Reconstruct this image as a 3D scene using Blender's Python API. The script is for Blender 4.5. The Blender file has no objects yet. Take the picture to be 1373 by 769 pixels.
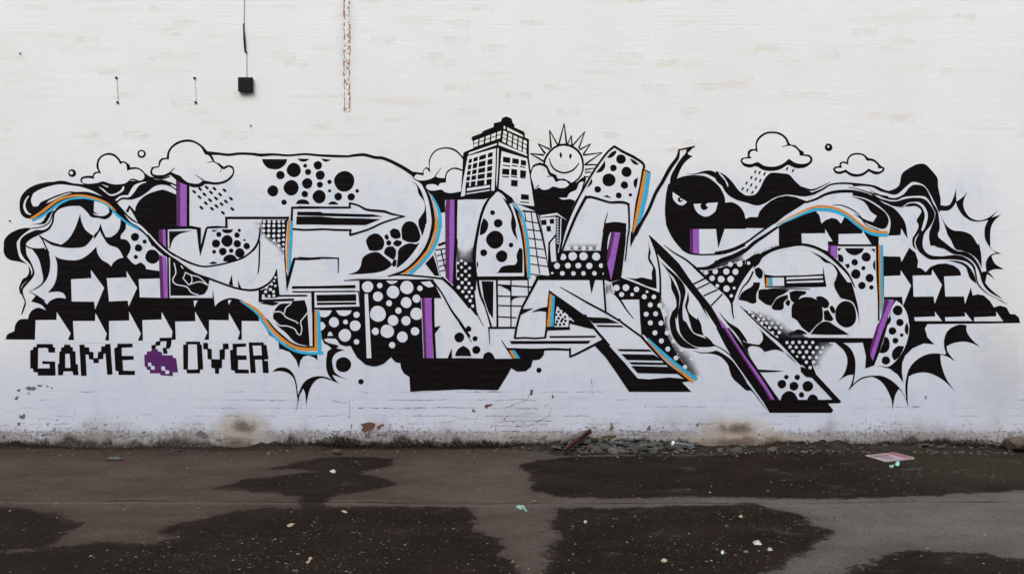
import bpy, bmesh, math, random
import numpy as np
from mathutils import Vector, Matrix
from mathutils.geometry import delaunay_2d_cdt

rnd = random.Random(7)
# ------------------------------------------------------------------ picture to place
PPM = 143.0                 # photo pixels per metre on the wall face
DIST = 7.4                  # camera to wall
EYE = 1.507                 # eye height above the yard
FPX = PPM * DIST
def wx(px): return (px - 686.5) / PPM
def wz(py): return EYE + (384.5 - py) / PPM
def gnd(px, py):            # photo pixel -> point of the yard (z = 0)
    d = EYE * FPX / (py - 384.5)
    return ((px - 686.5) * d / FPX, d - DIST)

# ------------------------------------------------------------------ camera
scn = bpy.context.scene
cam_d = bpy.data.cameras.new('camera')
cam = bpy.data.objects.new('camera', cam_d)
scn.collection.objects.link(cam)
cam.location = (0, -DIST, EYE)
cam.rotation_euler = (math.radians(90), 0, 0)
cam_d.sensor_width = 36.0
cam_d.lens = 36.0 * FPX / 1373.0
cam_d.clip_start = 0.05
cam_d.clip_end = 2000
scn.camera = cam
# ------------------------------------------------------------------ sky and sun
SUN_EL, SUN_AZ = 52.0, 205.0          # soft sun behind the camera, a little to the left
w = bpy.data.worlds.new('World'); scn.world = w; w.use_nodes = True
nt = w.node_tree; nt.nodes.clear()
sky = nt.nodes.new('ShaderNodeTexSky'); sky.sky_type = 'NISHITA'; sky.sun_disc = False
sky.sun_elevation = math.radians(SUN_EL); sky.sun_rotation = math.radians(SUN_AZ)
sky.air_density = 1.0; sky.dust_density = 3.5; sky.ozone_density = 1.0
hs = nt.nodes.new('ShaderNodeHueSaturation'); hs.inputs['Saturation'].default_value = 0.40
bg = nt.nodes.new('ShaderNodeBackground'); bg.inputs['Strength'].default_value = 0.15
wo = nt.nodes.new('ShaderNodeOutputWorld')
nt.links.new(sky.outputs[0], hs.inputs['Color']); nt.links.new(hs.outputs[0], bg.inputs['Color'])
nt.links.new(bg.outputs[0], wo.inputs['Surface'])
sun_d = bpy.data.lights.new('sun', 'SUN'); sun_d.energy = 1.5; sun_d.angle = math.radians(35)
sun_d.color = (1.0, 0.97, 0.93)
sun = bpy.data.objects.new('sun', sun_d); scn.collection.objects.link(sun)
az = math.radians(SUN_AZ); el = math.radians(SUN_EL)
to_sun = Vector((math.sin(az) * math.cos(el), math.cos(az) * math.cos(el), math.sin(el)))
sun.rotation_euler = to_sun.to_track_quat('Z', 'Y').to_euler()
sun.location = to_sun * 20
scn.view_settings.view_transform = 'Standard'
scn.view_settings.look = 'None'
scn.view_settings.gamma = 1.0
scn.view_settings.use_curve_mapping = False
scn.view_settings.exposure = 0.25
scn.render.engine = 'CYCLES'

# ------------------------------------------------------------------ object helpers
def link(name, me, parent=None, mats=(), label=None, cat=None, group=None, kind=None):
    o = bpy.data.objects.new(name, me); scn.collection.objects.link(o)
    if me is not None:
        if not me.materials:
            for m in mats: me.materials.append(m)
    if parent is not None: o.parent = parent
    if label: o['label'] = label
    if cat: o['category'] = cat
    if group: o['group'] = group
    if kind: o['kind'] = kind
    return o
def empty(name, loc, label, cat, group=None):
    o = link(name, None, None, (), label, cat, group); o.location = loc; o.empty_display_size = 0.1
    return o
def mesh(name, verts, faces, smooth=False):
    me = bpy.data.meshes.new(name); me.from_pydata([tuple(v) for v in verts], [], faces); me.update()
    if smooth: me.polygons.foreach_set('use_smooth', [True] * len(me.polygons))
    return me
def fattr(me, name, vals):
    a = me.attributes.new(name, 'FLOAT', 'POINT'); a.data.foreach_set('value', np.asarray(vals, dtype=np.float32))
def cattr(me, name, vals):
    a = me.attributes.new(name, 'FLOAT_COLOR', 'POINT'); a.data.foreach_set('color', np.asarray(vals, dtype=np.float32).ravel())

# ------------------------------------------------------------------ node helpers
class NB:
    def __init__(s, name):
        s.m = bpy.data.materials.new(name); s.m.use_nodes = True; s.t = s.m.node_tree
        s.t.nodes.clear(); s.out = s.n('ShaderNodeOutputMaterial')
    def n(s, typ, **kw):
        x = s.t.nodes.new(typ)
        for k, v in kw.items(): setattr(x, k, v)
        return x
    def put(s, sock, v):
        if isinstance(v, bpy.types.NodeSocket): s.t.links.new(v, sock)
        elif v is not None:
            if isinstance(v, (tuple, list)) and len(v) == 3 and sock.type == 'RGBA': v = (*v, 1)
            sock.default_value = v
    def math(s, op, a, b=None, c=None, clamp=False):
        x = s.n('ShaderNodeMath', operation=op); x.use_clamp = clamp
        s.put(x.inputs[0], a); s.put(x.inputs[1], b)
        if c is not None: s.put(x.inputs[2], c)
        return x.outputs[0]
    def rng(s, v, a, b, c=0.0, d=1.0, smooth=True):
        x = s.n('ShaderNodeMapRange'); x.interpolation_type = 'SMOOTHSTEP' if smooth else 'LINEAR'
        s.put(x.inputs[0], v)
        for i, q in enumerate((a, b, c, d)): s.put(x.inputs[i + 1], q)
        return x.outputs[0]
    def mix(s, f, a, b, blend='MIX'):
        x = s.n('ShaderNodeMix', data_type='RGBA', blend_type=blend)
        s.put(x.inputs['Factor'], f); s.put(x.inputs[6], a); s.put(x.inputs[7], b)
        return x.outputs[2]
    def noise(s, vec, scale, detail=4.0, rough=0.55, out=0):
        x = s.n('ShaderNodeTexNoise'); s.put(x.inputs['Vector'], vec); s.put(x.inputs['Scale'], scale)
        s.put(x.inputs['Detail'], detail); s.put(x.inputs['Roughness'], rough)
        return x.outputs[out]
    def vscale(s, vec, sc, off=(0, 0, 0)):
        x = s.n('ShaderNodeMapping'); s.put(x.inputs['Vector'], vec)
        x.inputs['Scale'].default_value = sc; x.inputs['Location'].default_value = off
        return x.outputs[0]
    def pos(s):
        return s.n('ShaderNodeNewGeometry').outputs['Position']
    def xyz(s, v):
        x = s.n('ShaderNodeSeparateXYZ'); s.put(x.inputs[0], v); return x.outputs
    def comb(s, a, b, c):
        x = s.n('ShaderNodeCombineXYZ'); s.put(x.inputs[0], a); s.put(x.inputs[1], b); s.put(x.inputs[2], c)
        return x.outputs[0]
    def attr(s, name, out='Fac'):
        x = s.n('ShaderNodeAttribute', attribute_name=name); return x.outputs[out]
    def bump(s, h, strength=0.3, dist=0.01, nrm=None):
        x = s.n('ShaderNodeBump'); s.put(x.inputs['Height'], h)
        x.inputs['Strength'].default_value = strength; x.inputs['Distance'].default_value = dist
        if nrm is not None: s.put(x.inputs['Normal'], nrm)
        return x.outputs[0]
    def bsdf(s, col, rough=0.7, nrm=None, spec=0.3, metal=0.0):
        x = s.n('ShaderNodeBsdfPrincipled')
        s.put(x.inputs['Base Color'], col); s.put(x.inputs['Roughness'], rough)
        s.put(x.inputs['Specular IOR Level'], spec); s.put(x.inputs['Metallic'], metal)
        if nrm is not None: s.put(x.inputs['Normal'], nrm)
        s.t.links.new(x.outputs[0], s.out.inputs['Surface']); return x

COURSE, PITCH, JOINT = 0.0747, 0.232, 0.009

def brick_cells(b, p):
    """random number per brick and distance-to-joint mask from world position"""
    c = b.xyz(p)
    row = b.math('DIVIDE', c[2], COURSE); ri = b.math('FLOOR', row)
    odd = b.math('MODULO', ri, 2.0)
    col = b.math('ADD', b.math('DIVIDE', c[0], PITCH), b.math('MULTIPLY', odd, 0.5)); ci = b.math('FLOOR', col)
    wn = b.n('ShaderNodeTexWhiteNoise', noise_dimensions='2D'); b.put(wn.inputs['Vector'], b.comb(ci, ri, 0.0))
    fz = b.math('ABSOLUTE', b.math('SUBTRACT', b.math('FRACT', row), 0.5))
    fx = b.math('ABSOLUTE', b.math('SUBTRACT', b.math('FRACT', col), 0.5))
    jz = b.rng(fz, 0.40, 0.5); jx = b.rng(fx, 0.47, 0.5)
    return wn.outputs['Value'], wn.outputs['Color'], b.math('MAXIMUM', jz, jx), jz

def paint_relief(b, p):
    r, rc, j, jz = brick_cells(b, p)
    n1 = b.noise(p, 26.0, 4, 0.6); n2 = b.noise(b.vscale(p, (3, 3, 40)), 3.0, 3, 0.6)
    h = b.math('SUBTRACT', b.math('ADD', b.math('MULTIPLY', n1, 0.55), b.math('MULTIPLY', n2, 0.35)), b.math('MULTIPLY', jz, b.rng(b.noise(p, 1.8, 4, .6), .46, .66, 0.0, 0.16)))
    return b.bump(h, 0.35, 0.006), r, rc, j, jz

def wall_white(name, mortar=False):
    b = NB(name); p = b.pos(); c = b.xyz(p); X, Z = c[0], c[2]
    nrm, r, rc, j, jz = paint_relief(b, p)
    big = b.noise(p, 0.9, 5, 0.6)
    mid = b.noise(p, 6.0, 6, 0.6)
    streak = b.noise(b.vscale(p, (1.2, 1, 26)), 2.0, 5, 0.6)
    col = b.mix(b.rng(big, 0.35, 0.7), (0.732, 0.748, 0.742), (0.760, 0.778, 0.785))
    # cooler fresh coat rolled on behind and below the mural
    zc = b.math('ADD', Z, b.math('MULTIPLY', b.math('SUBTRACT', big, 0.5), 0.9))
    coat = b.math('MULTIPLY', b.rng(zc, 2.9, 2.2), 0.9)
    coat = b.math('MULTIPLY', coat, b.rng(b.math('ABSOLUTE', X), 4.9, 4.2))
    col = b.mix(coat, col, (0.635, 0.672, 0.735))
    low_shade = b.rng(b.math('ADD', Z, b.math('MULTIPLY', b.math('SUBTRACT', big, 0.5), 0.7)), 1.25, 0.35)  # light falloff toward the base, put into the colour as a darker cool tint
    col = b.mix(b.math('MULTIPLY', low_shade, 0.85), col, (0.55, 0.592, 0.70))
    roll = b.noise(b.vscale(p, (2.6, 1, 1.8)), 2.4, 3, 0.6)
    col = b.mix(b.math('MULTIPLY', coat, b.rng(roll, 0.50, 0.66, 0.0, 0.45)), col, (0.46, 0.55, 0.71))
    col = b.mix(b.rng(streak, 0.42, 0.75, 0.0, 0.10), col, (0.50, 0.49, 0.47))
    col = b.mix(b.rng(mid, 0.55, 0.8, 0.0, 0.10), col, (0.58, 0.55, 0.50))
    # bricks whose paint has yellowed, mostly high up
    wob = b.n('ShaderNodeVectorMath', operation='MULTIPLY_ADD'); b.put(wob.inputs[0], b.noise(p, 11.0, 4, .6, 1)); wob.inputs[1].default_value = (.10, 0, .05); b.put(wob.inputs[2], p)
    r2 = brick_cells(b, wob.outputs[0])[0]
    yel = b.math('MULTIPLY', b.rng(r2, 0.90, 0.97), b.rng(Z, 1.6, 3.0))
    yn = b.noise(b.vscale(p, (2.2, 1, 7)), 3.2, 5, 0.65)
    col = b.mix(b.math('MULTIPLY', yel, b.rng(yn, 0.38, 0.66, 0.0, 0.5)), col, (0.63, 0.575, 0.465))
    band = b.noise(b.vscale(p, (0.55, 1, 5.5), (3, 0, 1)), 1.5, 5, 0.65)
    col = b.mix(b.math('MULTIPLY', b.rng(band, 0.53, 0.72, 0.0, 0.42), b.rng(Z, 2.2, 3.1)), col, (0.64, 0.585, 0.47))
    # joints read a touch darker, much darker where the paint has cracked low down
    crk = b.noise(b.vscale(p, (1.0, 1, 1.0), (9, 2, 4)), 2.6, 5, 0.7)
    low = b.rng(Z, 0.75, 0.12)
    lowx = b.math('MULTIPLY', b.math('MULTIPLY', b.rng(jz, 0.25, 0.95), low), b.math('MULTIPLY', b.rng(crk, 0.50, 0.62), b.rng(b.noise(p, 22.0, 5, .7), .38, .58)))
    col = b.mix(b.math('MULTIPLY', j, 0.03), col, (0.40, 0.40, 0.40))
    hl = b.noise(b.vscale(p, (0.7, 1, 1.0), (2, 0, 5)), 2.2, 5, 0.75)
    col = b.mix(b.math('MULTIPLY', b.math('MULTIPLY', jz, b.rng(hl, 0.63, 0.72)), 0.30), col, (0.25, 0.24, 0.23))
    col = b.mix(b.math('MULTIPLY', lowx, 0.8), col, (0.10, 0.095, 0.10))
    # flaked paint near the ground
    fl = b.noise(b.vscale(p, (1, 1, 1.5)), 24.0, 5, 0.72)
    fz = b.noise(p, 2.4, 4, 0.6)
    thr = b.math('ADD', b.math('SUBTRACT', 0.70, b.math('ADD', b.math('MULTIPLY', b.rng(Z, 0.50, 0.04), 0.13), b.math('MULTIPLY', b.rng(Z, 0.20, 0.11), 0.07))), b.math('MULTIPLY', b.math('SUBTRACT', fz, 0.5), -0.18))
    flake = b.math('GREATER_THAN', fl, thr)
    fv = b.noise(b.vscale(p, (9, 1, 2.2)), 4.0, 5, 0.75)
    fh = b.noise(b.vscale(p, (2.0, 1, 11)), 4.0, 5, 0.75)
    flake = b.math('MAXIMUM', flake, b.math('GREATER_THAN', b.math('MAXIMUM', fv, fh), b.math('ADD', thr, 0.045)))
    flake = b.math('MULTIPLY', flake, b.rng(Z, 0.85, 0.45))
    dark = b.mix(b.rng(fz, 0.4, 0.6), (0.12, 0.115, 0.12), (0.15, 0.125, 0.115))
    col = b.mix(b.math('MULTIPLY', flake, 0.85), col, dark)
    # grime climbing up from the ground
    gn = b.noise(b.vscale(p, (1.0, 1, 0.6)), 4.5, 5, 0.7)
    gtop = b.math('ADD', 0.03, b.math('MULTIPLY', b.rng(b.noise(b.vscale(p, (0.5, 1, .1)), 1.9, 4), 0.35, 0.7), 0.34))
    gr = b.math('MULTIPLY', b.rng(Z, b.math('ADD', gtop, 0.12), 0.02), b.rng(gn, 0.30, 0.62, 0.30, 0.92))
    col = b.mix(gr, col, (0.22, 0.185, 0.16))
    zp = b.math('ADD', Z, b.math('MULTIPLY', b.math('SUBTRACT', b.noise(b.vscale(p, (1, 1, 2)), 3.5, 5, .7), 0.5), 0.12))
    pl = b.math('MULTIPLY', b.rng(zp, 0.17, 0.13), b.rng(b.noise(p, 15.0, 5, .7), 0.36, 0.62, 0.12, 0.75))
    col = b.mix(pl, col, (0.26, 0.255, 0.255))
    hz = b.noise(b.vscale(p, (0.8, 1, 9)), 3.0, 5, .7)
    col = b.mix(b.math('MULTIPLY', b.rng(hz, 0.60, 0.68, 0.0, 0.5), b.rng(Z, 0.62, 0.25)), col, (0.22, 0.21, 0.21))
    mz = b.math('ADD', 0.005, b.math('MULTIPLY', b.rng(b.noise(b.vscale(p, (1, 1, .2)), 2.3, 5, 0.7), .32, .72), 0.125))
    moss = b.math('MULTIPLY', b.rng(Z, b.math('ADD', mz, 0.035), b.math('SUBTRACT', mz, 0.03)), b.rng(b.noise(p, 40.0, 4, .7), 0.3, 0.55, 0.55, 1.0))
    col = b.mix(moss, col, (0.035, 0.026, 0.018))
    # two seeping brown stains
    for sx, sy, rx, rz, am in ((wx(326), wz(572), 0.26, 0.13, 0.8), (wx(700), wz(586), 0.35, 0.06, 0.45), (wx(318), wz(590), 0.32, 0.09, 0.4), (wx(988), wz(576), 0.36, 0.13, 0.9), (wx(1000), wz(592), 0.75, 0.10, 0.75), (wx(700), wz(560), 0.55, 0.22, 0.16), (wx(1345), wz(500), 0.5, 0.9, 0.16), (wx(465), wz(40), 0.10, 0.80, 0.22), (wx(331), wz(127), 0.075, 0.03, 0.45)):
        dx = b.math('DIVIDE', b.math('SUBTRACT', X, sx), rx); dz = b.math('DIVIDE', b.math('SUBTRACT', Z, sy), rz)
        d = b.math('SQRT', b.math('ADD', b.math('MULTIPLY', dx, dx), b.math('MULTIPLY', dz, dz)))
        d = b.math('ADD', d, b.math('MULTIPLY', b.math('SUBTRACT', b.noise(p, 8.0, 5, .72), 0.5), 1.3))
        core = b.mix(b.rng(d, 0.75, 0.12), (0.46, 0.395, 0.325), (0.10, 0.064, 0.045))
        col = b.mix(b.math('MULTIPLY', b.rng(d, 1.35, 0.10), am), col, core)
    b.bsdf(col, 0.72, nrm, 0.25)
    return b.m

def paint(name, col, var=0.12, rough=0.55, spec=0.25):
    b = NB(name); p = b.pos(); nrm, r, rc, j, jz = paint_relief(b, p)
    n = b.noise(b.vscale(p, (2.0, 1, 16)), 3.0, 5, 0.65); n2 = b.noise(p, 14.0, 5, 0.6)
    lighter = tuple(min(1, q * 1.25 + 0.004) for q in col); dk = tuple(q * 0.75 for q in col)
    c = b.mix(b.rng(n, 0.3, 0.7), lighter, dk)
    c = b.mix(b.rng(n2, 0.2, 0.8, 0.2, 1.0), c, col)
    jl = b.math('MULTIPLY', jz, b.rng(b.noise(p, 3.0, 5, .7), .40, .62))
    c = b.mix(b.math('MULTIPLY', jl, 0.55), c, tuple(min(1, q + 0.015) for q in col))
    b.bsdf(c, rough, nrm, spec)
    return b.m

def spray_mat():
    b = NB('black_overspray'); p = b.pos()
    a = b.attr('spray'); st = b.noise(p, 160.0, 3, 0.7); st2 = b.noise(p, 30.0, 4, .6)
    f = b.math('ADD', a, b.math('MULTIPLY', b.math('SUBTRACT', st, 0.5), 0.3))
    f = b.math('ADD', f, b.math('MULTIPLY', b.math('SUBTRACT', st2, 0.5), 0.2))
    f = b.math('MULTIPLY', b.math('MULTIPLY', b.rng(f, 0.10, 1.0), b.rng(a, 0.0, 0.25)), 0.85)
    d = b.n('ShaderNodeBsdfDiffuse'); d.inputs[0].default_value = (0.02, 0.019, 0.022, 1)
    t = b.n('ShaderNodeBsdfTransparent'); mx = b.n('ShaderNodeMixShader')
    b.put(mx.inputs[0], f); b.put(mx.inputs[1], t.outputs[0]); b.put(mx.inputs[2], d.outputs[0])
    b.t.links.new(mx.outputs[0], b.out.inputs['Surface'])
    return b.m

M = {}
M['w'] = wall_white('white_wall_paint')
M['k'] = paint('black_mural_paint', (0.0055, 0.0040, 0.0046), rough=0.7, spec=0.04)
M['c'] = paint('cyan_mural_paint', (0.03, 0.38, 0.62))
M['o'] = paint('orange_mural_paint', (0.62, 0.24, 0.035))
M['p'] = paint('violet_mural_paint', (0.30, 0.095, 0.46))
M['d'] = paint('dark_plum_mural_paint', (0.09, 0.018, 0.10))
M['v'] = paint('deep_purple_mural_paint', (0.085, 0.014, 0.115))
M['f'] = spray_mat()
M['x'] = paint('exposed_grey_render', (0.13, 0.125, 0.13), rough=0.9)
M['r'] = paint('exposed_red_brick', (0.125, 0.062, 0.045), rough=0.9)
MATKEYS = list(M.keys()); MI = {k: i for i, k in enumerate(MATKEYS)}; MLIST = [M[k] for k in MATKEYS]

# ------------------------------------------------------------------ mural drawing language
ZF = 1373.0 / 229.0
TILES = dict(A=(0, 200), J=(0, 328), K=(0, 440), D=(200, 180), E=(200, 290), F=(200, 400), G=(400, 190), H=(400, 290),
             N=(400, 400), Q=(600, 150), R=(600, 260), S=(600, 370), U=(340, 440), V=(770, 180), X=(770, 300), Y=(770, 415),
             a=(960, 160), b=(960, 270), c=(960, 380), e=(920, 440), g=(1144, 200), h=(1144, 310), i=(1110, 420))
def parse_pts(tok):
    pts = []; t = None
    for q in tok:
        if q.isalpha(): t = q; continue
        v = [float(u) for u in q.split(',')]
        if t == 'P': pts.append((v[0], v[1]) + tuple(v[2:]))
        else:
            o = TILES[t]; pts.append((o[0] + v[0] / ZF, o[1] + v[1] / ZF) + tuple(u / ZF for u in v[2:]))
    return pts
def turn(a, b, c):
    u = (b[0] - a[0], b[1] - a[1]); v = (c[0] - b[0], c[1] - b[1])
    return abs(math.degrees(math.atan2(u[0] * v[1] - u[1] * v[0], u[0] * v[0] + u[1] * v[1])))
def catmull(pts, closed, corner=52.0, sub=4):
    n = len(pts); out = []
    if n < 3: return list(pts)
    isc = []
    for i in range(n):
        if not closed and i in (0, n - 1): isc.append(True)
        else: isc.append(turn(pts[i - 1], pts[i], pts[(i + 1) % n]) > corner)
    for i in range(n if closed else n - 1):
        p1 = pts[i]; p2 = pts[(i + 1) % n]
        p0 = p1 if isc[i] else pts[i - 1]
        p3 = p2 if isc[(i + 1) % n] else pts[(i + 2) % n]
        out.append(p1)
        L = math.dist(p1[:2], p2[:2])
        m = max(1, min(sub, int(L / 1.2)))
        for k in range(1, m):
            t = k / m
            d1 = max(math.dist(p1, p0), 1e-6) ; d2 = L; 
            q = []
            for e in range(2):
                m1 = (p2[e] - p0[e]) * 0.5; m2 = (p3[e] - p1[e]) * 0.5
                lim = L * 1.1
                m1 = max(-lim, min(lim, m1)); m2 = max(-lim, min(lim, m2))
                h = (2*t**3 - 3*t**2 + 1) * p1[e] + (t**3 - 2*t**2 + t) * m1 + (-2*t**3 + 3*t**2) * p2[e] + (t**3 - t**2) * m2
                q.append(h)
            out.append(tuple(q))
    if not closed: out.append(pts[-1])
    return out
def disc(x, y, r):
    n = 14 if r < 3 else 24
    ph = x * 1.7 + y
    return [(x + r * (1 + 0.03 * math.sin(3 * a + ph)) * math.cos(a), y + r * (1 + 0.03 * math.sin(2 * a + ph)) * math.sin(a)) for a in (2 * math.pi * k / n for k in range(n))]
def ribbon(pts, ws):
    """smooth open path with varying width -> list of outlines (split at sharp corners)"""
    n = len(pts)
    wv = [ws[0]] * n if len(ws) == 1 else [np.interp(i / (n - 1) * (len(ws) - 1), range(len(ws)), ws) for i in range(n)]
    cut = [0] + [i for i in range(1, n - 1) if turn(pts[i - 1], pts[i], pts[i + 1]) > 60] + [n - 1]
    res = []
    for a, b_ in zip(cut[:-1], cut[1:]):
        seg = pts[a:b_ + 1]; sw = wv[a:b_ + 1]
        if b_ < n - 1:   # run on past a corner by half the width so that the two legs meet
            u = Vector(seg[-1]) - Vector(seg[-2]); u.normalize(); q = Vector(seg[-1]) + u * sw[-1] * 0.5; seg = seg[:-1] + [tuple(q)]
        if a > 0:
            u = Vector(seg[0]) - Vector(seg[1]); u.normalize(); q = Vector(seg[0]) + u * sw[0] * 0.5; seg = [tuple(q)] + seg[1:]
        sm = catmull(seg, False, 80.0, 6)
        # width along arc length
        acc = [0.0]
        for p, q in zip(seg[:-1], seg[1:]): acc.append(acc[-1] + math.dist(p, q))
        acs = [0.0]
        for p, q in zip(sm[:-1], sm[1:]): acs.append(acs[-1] + math.dist(p, q))
        ww = np.interp(np.array(acs) / max(acs[-1], 1e-6), np.array(acc) / max(acc[-1], 1e-6), sw)
        L, R_ = [], []
        for i, p in enumerate(sm):
            q0 = sm[max(i - 1, 0)]; q1 = sm[min(i + 1, len(sm) - 1)]
            tx, ty = q1[0] - q0[0], q1[1] - q0[1]; l = math.hypot(tx, ty) or 1
            nx, ny = -ty / l, tx / l; hw = ww[i] / 2
            L.append((p[0] + nx * hw, p[1] + ny * hw)); R_.append((p[0] - nx * hw, p[1] - ny * hw))
        res.append(L + R_[::-1])
    return res

RW, RH = 1400, 780
def mask_of(poly, pad=0.0):
    xs = np.array([p[0] for p in poly]); ys = np.array([p[1] for p in poly])
    x0 = int(max(0, np.floor(xs.min()) - 1)); x1 = int(min(RW, np.ceil(xs.max()) + 2))
    y0 = int(max(0, np.floor(ys.min()) - 1)); y1 = int(min(RH, np.ceil(ys.max()) + 2))
    if x1 <= x0 or y1 <= y0: return None
    gx = np.arange(x0, x1) + 0.5; out = np.zeros((y1 - y0, x1 - x0), bool)
    nx = np.roll(xs, -1); ny = np.roll(ys, -1)
    for r, yy in enumerate(np.arange(y0, y1) + 0.5):
        hit = (ys <= yy) != (ny <= yy)
        if not hit.any(): continue
        xi = np.sort(xs[hit] + (yy - ys[hit]) / (ny[hit] - ys[hit]) * (nx[hit] - xs[hit]))
        out[r] = (np.searchsorted(xi, gx) % 2) == 1
    m = out.copy()      # grow by one pixel so that neighbours never share a level
    m[1:] |= out[:-1]; m[:-1] |= out[1:]; m[:, 1:] |= out[:, :-1]; m[:, :-1] |= out[:, 1:]
    return y0, y1, x0, x1, m, out

class Board:
    """paints outlines on the wall: every coat lies a hair in front of the coat it covers"""
    def __init__(s, base, step):
        s.lev = np.zeros((RH, RW), np.int16); s.dark = np.zeros((RH, RW), bool)
        s.base, s.step = base, step; s.maxlev = 0
    def level(s, mk):
        y0, y1, x0, x1, m, inner = mk
        l = int(s.lev[y0:y1, x0:x1][m].max()) + 1 if m.any() else 1
        v = s.lev[y0:y1, x0:x1]; v[m] = l; s.maxlev = max(s.maxlev, l); return l
    def y(s, l): return -(s.base + s.step * l)
    def add(s, buf, col, poly):
        mk = mask_of(poly)
        if mk is None: return
        l = s.level(mk); y0, y1, x0, x1, m, inner = mk
        s.dark[y0:y1, x0:x1][inner] = (col == 'k')
        n = len(poly)
        vs, es, fs, *_ = delaunay_2d_cdt([Vector(p) for p in poly], [(i, (i + 1) % n) for i in range(n)], [], 1, 1e-4)
        o = len(buf['v']); yy = s.y(l)
        buf['v'] += [(wx(v[0]), yy, wz(v[1])) for v in vs]
        for f in fs:
            a, b_, c = (vs[q] for q in f[:3])
            cr = (b_[0] - a[0]) * (c[1] - a[1]) - (b_[1] - a[1]) * (c[0] - a[0])
            f = list(f) if cr < 0 else list(f)[::-1]
            buf['f'].append([o + q for q in f][::-1]); buf['m'].append(MI[col])
        buf['a'] += [1.0] * len(vs)
    def spray(s, buf, poly):
        mk = mask_of(poly)
        if mk is None: return
        l = s.level(mk); y0, y1, x0, x1, m, inner = mk
        ys, xs = np.nonzero(inner)
        if len(ys) == 0: return
        Y0, X0 = max(0, y0 - 12), max(0, x0 - 12)
        dk = np.argwhere(s.dark[Y0:y1 + 12, X0:x1 + 12] )
        if len(dk) == 0: return
        step = 2.0; gx = np.arange(x0, x1 + step, step); gy = np.arange(y0, y1 + step, step)
        P = np.array([(gy_, gx_) for gy_ in gy for gx_ in gx])
        dkp = dk + np.array([Y0, X0]) + 0.5
        dd = np.full(len(P), 1e9)
        for k in range(0, len(dkp), 1500):
            dd = np.minimum(dd, np.sqrt(((P[:, None, :] - dkp[None, k:k + 1500, :]) ** 2).sum(2)).min(1))
        rim = []
        for a_, c_ in zip(poly, poly[1:] + poly[:1]):
            k_ = max(1, int(math.dist(a_, c_) / 2))
            rim += [(a_[1] + (c_[1] - a_[1]) * t_ / k_, a_[0] + (c_[0] - a_[0]) * t_ / k_) for t_ in range(k_)]
        rim = np.array(rim); rd = np.full(len(rim), 1e9)
        for k in range(0, len(dkp), 1500):
            rd = np.minimum(rd, np.sqrt(((rim[:, None, :] - dkp[None, k:k + 1500, :]) ** 2).sum(2)).min(1))
        rim = rim[rd > 3.0]
        if len(rim) == 0: return
        de = np.sqrt(((P[:, None, :] - rim[None]) ** 2).sum(2)).min(1)
        def ins(p):
            yy = int(min(max(p[0] - y0, 0), inner.shape[0] - 1)); xx = int(min(max(p[1] - x0, 0), inner.shape[1] - 1)); return inner[yy, xx]
        al = np.array([(e / (e + d_ + 0.5)) if ins(p) else 0.0 for p, d_, e in zip(P, dd, de)])
        o = len(buf['v']); yy = s.y(l)
        buf['v'] += [(wx(p[1]), yy, wz(p[0])) for p in P]; buf['a'] += list(al * 0.95)
        nx = len(gx)
        for r in range(len(gy) - 1):
            for q in range(nx - 1):
                ids = [r * nx + q, r * nx + q + 1, (r + 1) * nx + q + 1, (r + 1) * nx + q]
                if max(al[i] for i in ids) > 0.01:
                    buf['f'].append([o + i for i in ids][::-1]); buf['m'].append(MI['f'])

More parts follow.
